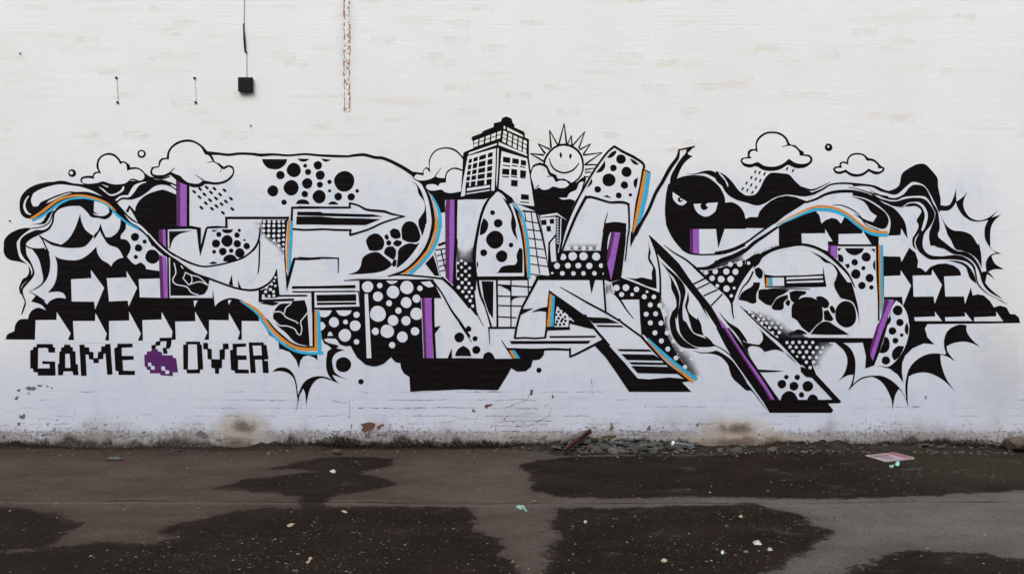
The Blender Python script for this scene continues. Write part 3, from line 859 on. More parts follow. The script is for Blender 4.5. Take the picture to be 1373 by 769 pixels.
s k 12 S 538,498 620,494 700,498 790,493
s k 16 S 785,495 798,400 802,260
k! S 700,-2 1260,-20 1255,18 740,32
k! S 1135,10 1192,10 1157,140
s k 14 S 1252,15 1262,150 1272,288
k S 600,265 690,258 620,295 580,315
k S 670,290 750,255 815,245 802,287 740,280
k! S 815,110 870,150 1000,240 1110,320 1195,430 1100,410 982,380 982,427 790,427 800,250
w S 880,240 920,275 965,310 975,340 970,407 860,407 870,300
. k S 893,285,10 930,290,10 875,310,9 908,312,11 945,328,11 893,338,11 925,345,11 880,365,11 915,362,11 948,358,11 872,388,11 905,390,11 937,385,11 905,265,7
s w 8 S 965,332 985,350 985,335 1015,365
o! S 822,138 842,150 822,405 797,405 810,280
c! S 842,150 864,166 851,402 822,405
# letter_arrow
s k 14 S 820,488 1192,485
k! S 497,520 1155,518 1132,542 515,545
s k 14-18-14 S 478,583 700,590 850,585 985,590
s k 14 S 985,575 984,652
s k 14-18 S 984,647 1080,602 1255,512
s k 4-14 S 435,515 470,570 530,658
s k 14 S 790,428 985,422
o! S 495,595 517,595 555,660 528,660
c! S 517,593 540,595 586,660 555,660
# letter_leg
s k 20-18-20 S 1100,310 1190,430 1250,500 1300,560
k! Y 165,290 235,245 300,310 400,420 450,480 510,550 600,557 760,542 900,555 935,572 865,580 940,657 440,657 320,480 250,380
s k 3-14-14-14-14 S 905,88 1000,140 1120,210 1270,290 1373,352 X 360,767 Y 380,100 560,230
s k 16 Y 530,205 640,330 760,450 915,565
k! Y 105,58 265,65 360,107 150,107
k! Y 170,122 380,125 396,141 190,138
k! Y 345,314 600,318 625,334 365,331
k! Y 378,355 640,360 712,407 425,402
k! Y 440,419 735,425 752,442 460,438
k! Y 455,450 770,458 832,514 510,507
# polka_patch
k! X 300,470 380,445 690,560 700,590 680,640 720,767 Y 740,190 790,290 840,380 900,470 960,540 890,480 590,235 550,190 540,0 X 528,600 365,600 330,560
f X 690,590 700,590 790,680 775,767 Y 765,100 800,210 860,290 960,320 1010,430 1040,540 970,560 900,470 840,380 790,290 740,190 Y 715,0 X 680,640
. w X 340,513,25 415,512,27 500,525,22 585,545,11 380,567,20 465,567,15 563,585,20 640,586,18 611,650,20 687,655,19 578,725,20 654,722,20 728,727,20 757,655,18
. w Y 612,105,20 697,107,20 648,185,20 747,185,20 700,250,20 797,252,17 752,315,20 866,318,18 818,387,19 890,460,18 940,393,16 1000,465,16
s k 16 X 362,600 530,598 538,767 Y 548,200
s k 14-14-4 X 320,555 370,612 420,690 478,762
f X 255,470 300,480 315,560 260,570
# orange_bar
s o 8-16-20-24 Y 585,250 690,350 800,450 955,577
s c 12-26-28-26 Y 590,230 660,300 760,390 860,470 985,560
# halftone_patch
k! R 895,540 930,455 1240,455 1275,690 828,690 838,545
f R 940,455 955,380 1230,370 1240,455
. w R 928,505,26 1006,500,34 1093,500,33 1195,502,32 880,577,24 968,575,23 1051,575,23 1140,577,25 1235,575,18 842,635,10 923,637,19 1012,638,18 1093,637,18 1181,637,18 1255,640,10 972,435,18 1030,432,20 1095,435,20 1150,437,18 1210,437,18
# letter_outline
w! R 1060,-10 1115,20 980,300 900,530 890,540 920,380 1000,120
s k 16-14-16-16-18 V 322,97 270,140 215,210 160,290 100,390 50,480 0,580 R 960,240 920,380 892,540
s k 22-20-8 R 1118,15 1040,160 980,300 930,430 898,530
s k 20-14-20-16-12-10-8 V 95,505 150,507 280,545 350,545 400,548 435,562 440,640 440,767 X 430,100 418,220 408,300
s k 16-20-16-16-18-10 V 318,95 400,145 480,185 556,240 550,300 530,420 500,560 475,767 X 462,80 455,150
o! V 560,290 585,297 550,500 515,720 X 475,75 465,60 V 470,767 500,600 535,420
c! V 585,297 614,315 592,480 555,640 512,740 495,760 550,500
s k 8 V 553,282 612,308
k! X 450,190 490,105 548,-5 520,-5 500,20 475,75 452,130
. k V 375,200,39 314,271,27 420,302,41 278,367,53 403,408,30 188,443,27 357,491,24 451,487,14
k V 262,188 300,145 335,130 338,150 310,180 285,190
k V 245,210 248,260 220,300 172,310 220,250
k V 443,195 480,208 520,243 480,238
k V 512,345 480,370 478,410 492,438 505,400
k V 140,355 145,385 125,415 100,432
k V 232,500 265,487 300,514
k V 226,780 245,715 330,703 410,715 420,780
s k 3-10 V 270,625 243,720
k! X 240,-5 418,-5 412,150 382,400 372,445 290,465 240,445 213,200
w X 298,62 282,140 265,215 268,150 280,90
d! X 302,65 325,65 290,250 265,310 263,270 275,190
p! X 325,65 370,70 337,250 296,458 265,320 290,250
k X 590,112 605,190 615,230 608,270 632,320 655,370 662,520 590,502 500,462 412,428 490,440 540,430 590,440 625,447 622,390 632,350 600,300 592,260 600,200
s k 6-12-14-14 X 602,92 650,210 675,300 690,420 692,575
s k 14 X 368,435 520,495 692,562
k! X 605,90 660,140 760,235 840,315 940,460 1010,550 1100,660 1170,775 Y 1180,100 1260,250 1385,450 1385,525 1300,420 1220,300 1150,150 1045,-10 X 1080,767 1000,625 900,500 800,380 700,280 655,225 625,150
# flame_ribbon
k X 690,295 740,345 800,395 870,470 895,540 882,610 870,680 875,767 Y 900,100 960,190 1080,240 1135,292 1050,300 960,290 880,230 845,160 830,0 X 835,700 853,600 845,540 805,440 750,380
k X 745,375 790,450 838,550 845,620 825,767 Y 812,60 825,160 875,235 950,290 1005,312 920,310 850,290 790,210 765,100 785,20 X 790,700 820,660 812,590 780,520 775,450
k X 915,540 900,620 890,660 910,720 925,775 Y 930,100 960,180 1060,215 1115,265 1060,230 1030,180 1020,120 990,60 X 985,767 930,720 910,670 922,610
k Y 945,320 1020,342 1100,337 1150,330 1250,390 1310,460 1385,580 1385,645 1300,570 1262,505 1240,450 1180,380 1100,352 1010,348
s k 5-8-8 Y 1080,262 1180,310 1260,372 1340,480
p Y 1142,45 1200,110 1260,200 1385,385 1385,440 1280,290 1200,160
k Y 1155,5 1220,80 1270,125 1320,150 1385,240 1385,265 1330,220 1290,180 1235,120
# letter_outline
s k 12-30-26-24-22-24 V 842,122 828,190 770,270 710,380 655,470 600,600 540,710 490,810
k V 905,120 970,95 912,150 920,165 952,175 890,225 850,290 812,385 768,410 775,340 810,270 850,205 895,150
s k 9 V 835,126 968,98
# angry_face
k V 755,400 800,385 830,355 890,335 970,328 1060,340 1130,385 1180,440 1210,510 1212,552 1260,545 1310,565 1350,610 1373,680 1380,760 X 1373,40 930,42 945,240 860,200 800,130 760,60 735,0 V 740,740 728,620 738,480
w V 790,463 830,490 880,525 907,545 870,571 830,560 795,520
. k V 852,525,21
. w V 859,523,9
w V 958,560 1050,555 1156,547 1145,600 1110,640 1060,662 1010,645 975,610
. k V 1045,578,31
. w V 1071,568,13
k V 880,312 960,318 1040,295 1100,292 1160,320 1220,345 1270,400 1320,450 1373,490 1373,547 1300,525 1240,490 1200,440 1170,380 1100,335 1040,315 960,325
w V 1125,290 1180,330 1220,370 1235,420 1205,365 1160,320
# purple_bar
d! X 930,42 955,42 955,238 930,228
p! X 955,42 1002,42 1005,240 955,238
# letter_outline
k! X 1138,30 1212,30 1157,195
s k 10-12-10-18-22 X 860,200 930,237 1050,247 1200,236 1300,200 1373,165
s k 3-10-14-16 X 720,170 800,230 900,290 990,365
s k 16-30-40-26-22 X 980,357 1060,357 1120,335 1180,295 1280,255 1373,205
s k 20-22-14-16-5 X 960,340 1050,425 1140,500 1210,560 1262,630 1270,700 1282,762
s k 12 X 955,485 1052,438
s k 10 X 985,522 1087,474
s k 10 X 1040,577 1152,528
s k 11 X 1100,657 1192,563
# halftone_patch
k! X 1030,382 1110,368 1200,345 1373,290 1373,390 1340,480 1290,600 1268,645 1230,570 1140,490 1080,440
f X 1110,368 1120,345 1250,280 1373,235 1373,290 1200,345
. w X 1255,325,20 1330,320,24 1133,383,22 1222,383,25 1296,385,24 1060,390,18 1108,437,22 1180,444,27 1257,444,26 1150,497,15 1224,520,26 1285,515,12 1262,577,14
# lettering_character
k! K 295,125 425,125 427,150 443,150 443,193 390,193 388,165 375,155 308,157 305,320 400,320 398,285 340,285 340,262 443,265 448,372 440,378 305,378 303,352 270,350 265,322 243,320 243,175 265,170 268,148 295,148
# lettering_character
k! K 515,130 565,130 567,148 585,150 587,182 607,185 610,285 625,288 632,375 590,375 583,345 510,345 507,375 467,375 465,285 475,283 477,185 490,182 492,152 515,150
w! K 525,205 560,203 567,315 525,317
# lettering_character
k! K 638,130 680,130 682,150 718,152 720,185 752,190 752,238 785,238 788,190 812,185 815,143 845,142 845,125 888,125 905,368 862,372 848,200 832,205 830,245 795,247 795,277 752,277 750,250 715,245 712,212 688,208 697,380 652,380
# lettering_character
k! K 945,122 1065,122 1068,150 978,155 980,220 1075,220 1075,250 985,255 990,338 1085,340 1085,373 955,373 950,342 928,338 918,160 942,150
# lettering_character
k! F 297,345 410,345 410,368 423,370 435,568 410,570 408,600 303,600 300,570 275,570 273,370 297,368
w! F 315,368 383,368 392,568 313,570
# lettering_character
k! F 435,355 473,355 475,400 503,405 505,485 567,487 565,410 592,405 592,362 637,360 640,405 610,408 608,488 587,490 585,557 563,560 562,603 530,603 528,560 500,557 498,490 470,485 467,410 435,405
# lettering_character
k! F 670,362 778,360 780,385 705,390 705,455 783,457 785,492 715,492 715,568 800,570 803,600 690,600 688,578 658,575 650,415 672,410
# lettering_character
k! F 800,352 920,352 922,370 943,372 960,485 925,490 925,498 955,500 962,597 915,597 907,490 850,490 858,597 815,597
w! F 832,378 900,378 907,455 840,457
# pixel_cherries
v! K 1160,212 1180,208 1182,185 1215,182 1220,163 1265,165 1270,183 1300,190 1305,215 F 190,455 193,475 217,478 232,592 190,592 190,622 90,615 88,600 K 1205,360 1205,335 1180,330 1178,310 1163,305
w! K 1190,275 1215,275 1218,300 1243,302 1243,332 1215,330 1212,305 1192,303
w! F 97,545 125,545 130,575 160,577 160,605 132,605 130,580 100,575
k! F 85,315 185,313 180,345 175,380 165,400 140,402 150,440 115,445 108,395 135,395 140,342 92,345 88,375 55,378 52,402 20,405 18,375 50,370 55,345 82,342
# rain_cloud
k a 195,335 205,312 255,302 255,265 275,242 318,238 318,190 340,145 390,108 450,97 520,110 570,150 597,200 640,210 670,240 705,260 708,282 750,285 775,310 770,345 720,385 650,393 610,380 575,368 520,400 450,415 380,408 325,378 270,388 220,372
w a 210,335 225,318 287,315 270,290 280,262 310,252 337,267 330,200 355,155 400,122 450,113 510,125 555,160 575,210 600,212 640,232 668,265 672,292 740,300 758,320 745,345 700,358 640,350 585,316 540,355 480,378 430,380 380,370 335,343 280,360 230,352
s k 4-8 a 533,223 560,212 597,208
/ k 28 13 118 a 316,422 350,428 390,438 284,468 320,480 355,493 246,512 283,528 322,545 214,558 252,570 293,587 571,397 619,412
# painted_ring
. k a 905,225,31
. w a 903,220,9
# cloud
k a 940,402 955,382 990,375 995,348 1025,337 1050,345 1058,308 1090,278 1140,270 1190,280 1225,310 1265,318 1300,345 1325,372 1355,388 1350,415 1310,440 1270,440 1230,418 1180,452 1120,462 1075,450 1040,428 1000,440 960,432
w a 957,402 970,392 1014,390 1003,365 1020,350 1064,364 1068,320 1095,292 1140,285 1185,295 1212,332 1240,333 1275,345 1300,372 1302,394 1340,395 1335,408 1310,420 1270,415 1227,396 1180,430 1130,440 1080,428 1045,403 1000,418 970,416
# wave_mountain
k a 0,415 60,440 120,490 190,580 240,610 310,605 350,560 390,480 430,435 470,428 540,435 590,445 640,500 700,550 780,590 810,598 720,620 640,612 570,605 480,625 400,670 330,692 250,670 140,635 80,560 0,490
w a 20,425 60,460 97,520 95,545 70,490 30,445
s k 16-12-3 a 690,548 760,568 820,552 915,505
s k 20-10-14-16-18 a 770,600 850,565 920,525 1020,513 1150,522 1260,537 1320,567 1380,583
s k 3-9-9 a 1060,545 1150,563 1250,595 1330,612 1385,622
s k 6-14 a 1240,590 1300,635 1385,662
k a 70,670 130,668 180,690 215,730 232,767 100,790 20,767
s k 14-18-24-22-22-28 a 720,668 800,642 880,603 960,583 1060,577 1150,588 1250,622 1330,678 1385,715
# black_backdrop
k! b -10,210 -10,100 15,10 80,8 140,10 190,45 225,90 238,140 270,125 335,125 350,80 390,35 440,-5 500,-35 570,-47 640,-35 735,0 650,55 560,110 480,175 400,215
# letter_outline
s k 14-14-14 b -10,412 120,385 240,330 330,265 400,215 460,175
s k 30-22-30-22-16 b -10,492 100,460 220,405 310,330 400,270 495,205
# black_backdrop
k! b 490,205 560,165 700,110 800,75 830,110 848,178 880,150 930,132 970,140 1005,178 1035,122 1075,110 1120,150 1190,220 1250,258 1308,280 1308,358 975,358 975,460 900,410 830,380 740,345 690,335 600,350 505,355 505,215
#* white_arrow
w! b 687,258 877,256 878,222 937,320 905,322 898,400 800,358 690,338
w! b 985,262 1175,258 1178,232 1250,345 985,343
# dome_letter
s k 10-16-20-20-26-30-16-24-26-16-6 b 155,767 170,700 220,610 290,515 370,435 460,385 560,357 690,345 800,370 900,425 1000,515 1070,595 1115,690
w b 150,775 185,690 240,605 310,515 400,440 480,400 560,377 690,367 800,392 900,447 990,525 1050,610 1090,690 1050,660 980,560 880,480 760,400 600,385 480,410 400,450 330,520 270,610 210,690 190,775
s k 4-12-12 b 175,775 215,690 260,640 300,560 
k b 760,400 830,430 900,475 965,520 1000,570 1050,640 1100,710 1125,775 1000,775 950,680 970,600 970,560 930,505 870,485 830,445
k b 372,455 345,500 320,522 300,540 310,500 350,455 430,405 465,395 400,432
k b 310,540 345,528 375,560 372,610 350,622 320,590
k! b 380,525 390,585 470,597 700,592 860,582 860,515 888,685 700,689 395,690
w! b 452,612 545,610 548,676 455,679
o! b 402,612 425,612 427,682 402,682
c! b 425,612 452,612 454,680 427,682
w! b 565,610 858,598 858,615 565,626
w! b 568,642 862,632 862,648 568,656
s k 3-9-3 b 420,702 560,697 760,705
# halftone_patch
k! b 230,540 240,470 300,430 390,400 440,378 370,435 290,515 235,590
f b 235,480 350,385 500,352 440,378 300,430 240,480
. w b 285,415,20 355,407,13 238,450,18 262,495,14 405,370,15 325,372,14
# purple_bar
k! b 898,320 980,320 980,357 898,357
d! b 900,330 925,355 922,425 905,412
p! b 925,355 973,355 974,464 922,427
# dotted_panel
s k 14 b 975,352 1300,352
. k b 1207,446,37 1115,488,26 1185,535,17 1124,582,38 1235,615,33 1173,675,30 1249,690,18
k b 1035,375 1190,375 1170,410 1115,432 1060,412
k b 976,375 1010,375 985,400
k b 1245,380 1278,380 1275,410
k b 978,422 1010,430 1025,460 1018,490 983,480
k b 1035,505 1070,500 1075,525 1055,540
k b 1280,465 1262,500 1265,535 1282,558
s k 12 b 1292,352 1296,600 1306,767 c 1308,300
# scroll_arm
k g -5,348 60,355 140,385 230,430 320,470 380,530 420,600 437,720 385,635 380,690 280,694 295,640 300,580 275,520 200,450 100,395 -5,372
k g -20,378 30,388 110,410 200,465 262,515 285,575 268,625 235,640 180,625 100,590 40,545 0,515 60,545 110,570 160,585 190,535 140,500 110,450 70,412
s k 3-9-6-6 a 940,690 1010,690 1080,718 1150,767 b 1210,190 1310,232
s c 6-16-26-28-28-26-26 b 485,195 600,145 700,100 790,68 880,66 960,80 1050,118 1130,182 1200,232 1280,265 g 278,690
s o 5-12-18-20-20-20-20 b 485,185 560,145 650,100 740,60 820,40 900,42 990,65 1060,103 1130,160 1200,212 1270,240 g 278,667
# wave_mountain
s k 16-14-18-14 g -5,290 80,287 170,300 230,327 275,345
k g 225,322 270,335 330,320 370,285 385,215 410,178 480,135 520,120 575,120 620,160 676,230 682,300 702,400 700,448 740,455 780,440 812,370 825,312 830,420 880,385 918,342 888,410 888,470 920,530 960,560 1020,572 1090,548 1165,490 1112,550 1188,525 1130,580 1103,650 1102,775 1062,690 1058,630 1085,568 1020,580 950,575 880,530 838,465 825,425 800,465 760,492 700,492 690,510 640,400 580,300 520,268 470,265 420,305 350,362 280,355
k g 120,320 180,350 250,375 330,392 400,365 450,308 490,285 560,295 600,340 640,430 680,500 695,640 670,690 700,720 770,775 620,775 610,680 660,530 640,470 600,400 560,376 470,376 400,386 350,408 270,400 200,370
k g 130,332 200,388 280,415 350,418 420,398 500,390 570,400 620,450 655,520 630,600 570,680 555,775 505,775 520,700 570,640 600,540 580,470 540,430 500,422 440,430 400,455 330,458 260,430 190,397
k g 330,458 400,465 440,440 500,434 550,465 575,530 560,600 540,660 500,700 485,775 475,720 510,660 525,610 510,570 545,510 540,480 500,457 450,460
k g 690,505 740,600 800,650 880,660 950,690 1000,767 h 1012,100 1030,200 1032,300 1000,230 940,180 870,155 820,140 780,60 g 760,690 730,600
k h 545,-10 560,0 555,80 570,150 620,190 700,200 760,195 830,190 900,210 970,270 990,340 1000,400 1030,450 1100,510 1200,560 1245,592 1150,540 1060,490 1000,430 985,380 960,290 900,240 800,225 700,225 620,225 560,190 520,150 500,80
k h 610,-5 680,0 690,60 760,110 830,155 900,165 960,200 1010,270 1040,350 1060,410 1110,470 1205,545 1100,490 1040,420 1010,320 960,240 880,195 800,180 730,140 660,120 620,60
k h 750,233 850,240 910,265 950,310 980,370 990,420 940,380 920,330 905,290 860,260
k h 545,0 500,50 492,100 505,145 480,120 475,60 500,20 520,-5
k h 1055,-5 1100,-5 1100,120 1140,160 1192,178 1130,185 1110,200 1140,260 1209,303 1130,305 1085,325 1075,345 1060,410 1040,380 1035,325 1070,320 1065,260 1080,215 1110,185 1150,172 1100,130 1060,60
k h 1085,325 1110,350 1132,384 1095,352 1075,345
# black_backdrop
k! h 240,200 378,203 388,245 450,132 500,170 522,240 515,290 550,298 582,327 620,285 680,262 745,257 810,275 850,305 865,335 865,357 940,450 945,450 960,515 1000,505 1050,515 1100,560 1130,610 1180,595 1230,610 1262,665 1300,665 1330,690 1342,735 1200,738 i 800,85 780,120 800,190 857,247 770,240 680,280 620,340 597,400 595,470 607,557 560,490 500,445 430,425 375,415 440,180 500,0 h 310,600 330,550 245,545 240,400
#* white_arrow
w! h 247,360 380,355 383,313 465,435 400,597 393,525 247,527
w! h 478,355 630,352 635,306 713,430 655,582 645,523 485,525
w! h 730,362 865,356 925,400 962,480 946,450 898,582 890,523 740,523
w! h 490,690 660,683 655,643 714,720 495,720
w! h 738,690 900,683 897,648 957,720 740,720
w! h 972,690 1150,682 1148,643 1205,722 972,722
# orange_bar
o! h 202,110 220,110 222,400 226,705 213,600 203,350
c! h 220,110 240,110 243,500 238,690 226,705 222,400
s k 10 h 195,110 200,400 205,650
# purple_bar
k! c 1150,437 1260,437 1320,290 1385,130 1385,320 i 430,220 375,415 300,440 305,340 280,232 150,215
d! h 247,545 292,550 200,767 i 405,65 360,200 335,310 345,330 400,160 435,85 h 215,720 230,690
p! h 292,550 328,552 250,767 i 440,140 410,230 362,380 340,335 400,160 h 205,767
# dotted_leaf
w h 345,555 400,600 435,670 447,740 i 655,100 645,190 610,290 550,375 490,425 440,422 372,415 410,320 440,230 470,130 500,20 h 310,610
. k h 357,635,40 375,733,29
. k i 518,140,31 593,173,15 542,218,24 465,377,34 578,72,30
k i 500,20 508,50 495,80 475,95
k i 455,185 485,200 497,250 485,295 450,318 412,315 440,240
k i 612,262 560,262 520,300 515,345 535,378 570,350 600,300
k i 635,70 618,110 620,150 640,175 650,120
# spike_burst
k i 1060,88 1115,95 1115,140 1150,200 1222,267 1150,235 1080,225 1000,240 955,262 965,310 1022,384 960,345 905,330 910,400 950,520 1022,624 940,545 850,490 770,472 690,485 650,505 640,600 645,762 630,700 600,640 570,605 540,660 520,775 510,690 470,600 420,540 350,503 420,498 500,530 570,590 610,650 630,690 622,600 630,520 655,440 710,375 790,330 870,320 940,330 950,318 935,270 935,210 955,150 1000,110
s k 8-10-4 i 370,500 280,517 220,557 168,612
k i 50,225 120,235 180,280 215,350 222,430 212,520 200,570 165,612 190,560 205,490 150,500 75,545 120,500 150,430 155,360 130,300 90,260
# cracked_dome
k! c 500,437 640,433 1260,437 1200,472 1050,475 900,470 530,475
k c 340,60 360,45 550,45 592,50 540,85 490,110 445,177 400,165 340,120
k c 180,130 210,70 290,20 300,-10 355,-10 345,40 325,80 325,150 290,160 240,140
k c 445,190 490,120 575,88 580,115 545,150 545,190 520,212 460,208
k c 555,155 575,125 597,140 592,170 575,180
k c 590,70 640,55 725,62 720,85 680,100 655,140 630,155 600,130
k c 610,180 650,135 710,108 780,115 830,150 855,200 855,290 810,330 750,397 690,350 650,295 608,270
k c 800,110 840,100 890,125 912,160 900,190 870,197 830,165
k c 912,185 935,175 960,215 950,243 925,225
k c 865,220 900,210 945,285 925,303 870,290
k c 958,250 975,180 1030,140 1090,155 1120,210 1125,290 1090,340 1030,350 975,310
k c 760,405 800,350 850,310 900,305 960,340 1070,408 900,410
k c 590,408 650,368 700,378 737,406
k c 1000,110 945,-10 1090,-10 1115,80 1140,180 1157,332 1135,230 1100,150 1040,125
# halftone_patch
k! c 200,190 260,225 330,275 430,335 520,390 600,437 500,440
f c 240,200 400,215 560,290 640,400 600,437 520,390 430,335 330,275
. w c 270,228,13 298,258,13 327,228,12 358,258,12 342,287,13 383,285,12 368,317,14 407,317,13 450,317,13 430,353,13 478,353,13 397,352,9 453,394,14 508,392,14 525,353,12 487,428,13 365,225,11 425,282,10 497,315,12
k! c 520,470 830,470 770,560 770,640 820,767 680,640
f c 830,470 960,480 900,600 830,720 770,640 770,560
. w c 570,473,13 617,473,14 670,470,14 722,470,14 777,472,13 595,508,14 645,510,13 697,508,14 754,510,14 810,513,14 858,513,11 617,545,14 672,550,14 727,548,15 781,552,14 840,550,13 650,585,11 703,590,14 754,592,14 808,593,14 726,630,14 784,630,15 840,632,10 756,673,14 810,673,13
f c 510,437 520,395 620,395 700,410 740,437
# letter_leg
s k 3-10-18-20-20 c 195,180 300,285 430,400 520,472 640,600 690,650
k! e 240,-5 345,-5 450,130 520,240 600,360 690,490 750,575 900,572 1100,572 1175,570 1100,490 1010,395 960,388 920,345 918,305 1000,330 1060,385 1245,585 1235,599 1140,602 1182,655 1170,676 670,677 620,590 520,450 400,280 320,150
p! e 298,-5 332,-5 400,110 480,230 570,350 650,470 710,572 672,572 620,480 530,350 430,200 350,80
d! e 298,-5 310,-5 360,70 440,195 540,345 630,480 690,572 672,572 620,480 530,350 430,200 350,80
k e 340,300 380,320 430,380 480,430 530,490 590,570 657,672 610,610 530,505 480,495 430,450 375,400 350,340
k c 20,230 100,310 190,370 220,460 250,475 340,490 357,480 377,440 360,380 305,322 400,410 520,520 600,600 652,645 580,570 520,540 470,530 390,547 350,510 280,500 255,520 265,560 290,600 230,520 180,430 100,330
k c 340,688 400,692 547,700 480,708 360,710
. k e 805,390,18 893,392,22 769,447,35 866,463,36 977,464,43 927,533,22
k e 758,577 775,530 820,502 870,520 902,577
k e 970,577 990,540 1020,528 1050,545 1064,577
"""
WEAR = """
# paint_crack
s x 0.5-1.2-1.2-1-1.2-.8-.6 P 480,547 492,546.6 520,547 560,546.5 590,545.5 620,546.2 640,546
s x .6-1-1.4-1-.5 P 676,546.5 685,544 697,539 706,535.5 711,528
s x .5-.9-1-.6 P 700,549 720,548 728,545 738,540
s x .8-1-1.4-1.2-.6 P 654,580 664,577.5 690,577.8 705,578 718,579
s x .6-.8-1.2-1-.6 P 656,574 660,570 690,570.5 708,570.5 716,568.5 728,561 736,558 740,545
s x .6-1-.6 P 668,565 690,564 715,563.5 745,564
s x .5-.8-.8-.5 P 610,559 622,560.5 636,561.5 645,559
s x .6-1.2-.6 P 588,565.5 600,566 612,563 618,564
s x .4-.9-.4 P 444,536 468,541
s x .4-1.3-1.1-.3 P 468.3,536 468.6,545 469,552 469,560
s x .8-1.2-.8 P 432,581 450,580 480,578 540,578
s x .5-1-1.2-.8-.5 P 86,582 105,585.5 130,586 160,585 200,584
s x .5-1-.5 P 60,597 80,596 104,594
s x .4-1-.4 P 42.5,583 43,590 43,597
s x .7-.7 P 165,583 240,584
s x .5-.9-.9-.5 P 790,575 840,577 880,580 930,577
s x .5-1 P 1144,556 1150,548
s x .6-1 P 1018,530 1108,545
s x 1-1 P 1180,545 1196,545
s x 1.2-1.2 P 1200,545 1215,545
s x 1-1.4 P 1222,545 1236,544.6
s x .5-1 P 1161,560 1161,585
s x .5-.9 P 1208.5,556 1208.7,585
s x .8-1.2 P 793,508 795,532
s x .5-.8 P 880,545 926,544.4
s x .5-.8 P 932,545 948,544.6
# bare_brick_patch
r P 484,568 490,567 503,567 502,574 498,577 488,579 484,577 487,573
r P 505,570 514,567 516,570 511,572 508,576
r P 469,575 470,568 472,571 470,576
r P 649,545 653,541.5 662,542.5 658,544 654,545 652,548
r P 711,522 715,522 714,528 711,530
r P 675,561 683,557 678,560 675,563
r P 933,570 938,567 936,572
x P 716,588 725,586 733,583 732,590 724,592
x P 262,582 270,576 276,580 279,587 268,586
x P 290,588 297,588 296,592 291,592
x P 580,586 584,586 583,592 580,592
x P 588,587 593,586 592,591
x P 444,580 455,580 453,584 446,584
x P 488,580 497,580 497,586 490,587
x P 505,581 519,580 519,587 506,587
# paint_chip
x P 34,519 38,517.5 42,519 46,518 49,520 47,523 42,522 39,523 36,521
x P 50,516 57,515.5 56,518 51,518
x P 60,515 66,518 64,519
x P 68,518 71,519 69,521
x P 19,535 24,531 26,532 22,536
x P 22,523 27,521 26,525
x P 26,556 33,554 34,558 30,562 26,560
x P 23,567 27,566 27,570 24,570
x P 24,575 27,576 25,578
x P 61,582 68,580 71,580 66,583
x P 3,584 8,583 7,588 3,588
x P 55,536 57,535 56,538
x P 37,526 40,527 38,529
x P 72,572 75,574 73,576
x P 46,588 52,587 54,594 51,598 49,592
x P 62,568 66,570 64,571
x P 200,590 206,588 205,600 201,602
x P 167,592 169,592 168,600 166,600
x P 818,568 820,565 821,577 817,577
x P 869,571 872,570 871,577 867,577
x P 740,530 741,528 743,531 741,534
x P 1240,530 1243,532 1242,536
x P 632,548 638,550 637,553 633,552
"""

# ------------------------------------------------------------------ yard
DAMP = [
 [(-40,678),(0,678.5),(24,682),(70,689),(114,700),(87,715),(63,731),(20,738),(-40,741)],
 [(60,734),(115,727),(147,726),(203,729),(241,722),(217,712),(224,705),(262,696),(315,685),(350,680),(396,678.6),(435,678.6),(505,677),(560,676),(624,676.7),(641,689),(633,703),(673,724),(680,745),(697,761),(705,800),(-60,800),(-60,748)],
 [(287,656),(329,643),(400,634),(423,632),(400,629),(353,630),(400,619),(435,612),(500,611),(530,613),(520,625),(490,632),(485,635),(520,640),(530,648),(500,657),(455,662),(435,670),(435,680),(395,680),(401,666),(376,663),(350,661),(330,659)],
 [(700,620),(760,613),(850,612),(960,611),(1000,606),(1150,604),(1373,601),(1420,601),(1420,655),(1373,659),(1245,664),(1140,667),(1070,667),(1000,665),(819,665),(745,663.6),(709,653),(712,641),(700,629)],
 [(745,678.5),(908,675.5),(1000,673),(1022,674),(1042,681),(1086,692),(1087,701),(1115,710),(1108,722),(1077,741),(1028,769),(1000,810),(715,810),(720,775),(736,748),(733,731),(749,719),(742,695)],
 [(1100,810),(1115,769),(1150,761),(1182,747),(1224,733),(1266,740),(1315,741),(1373,750),(1440,757),(1440,810)],
]
def poly_sd(P, poly):
    poly = np.array(poly); Q = np.roll(poly, -1, 0); d = np.full(len(P), 1e9); ins = np.zeros(len(P), bool)
    for a, c in zip(poly, Q):
        ab = c - a; t = np.clip(((P - a) @ ab) / max(ab @ ab, 1e-12), 0, 1)
        d = np.minimum(d, np.linalg.norm(P - (a + t[:, None] * ab), axis=1))
        cond = (a[1] <= P[:, 1]) != (c[1] <= P[:, 1])
        xi = a[0] + (P[:, 1] - a[1]) / ((c[1] - a[1]) if c[1] != a[1] else 1e-12) * (c[0] - a[0])
        ins ^= cond & (P[:, 0] < xi)
    return np.where(ins, d, -d)
JY = gnd(0, 671.5)[1]       # concrete joint running along the yard
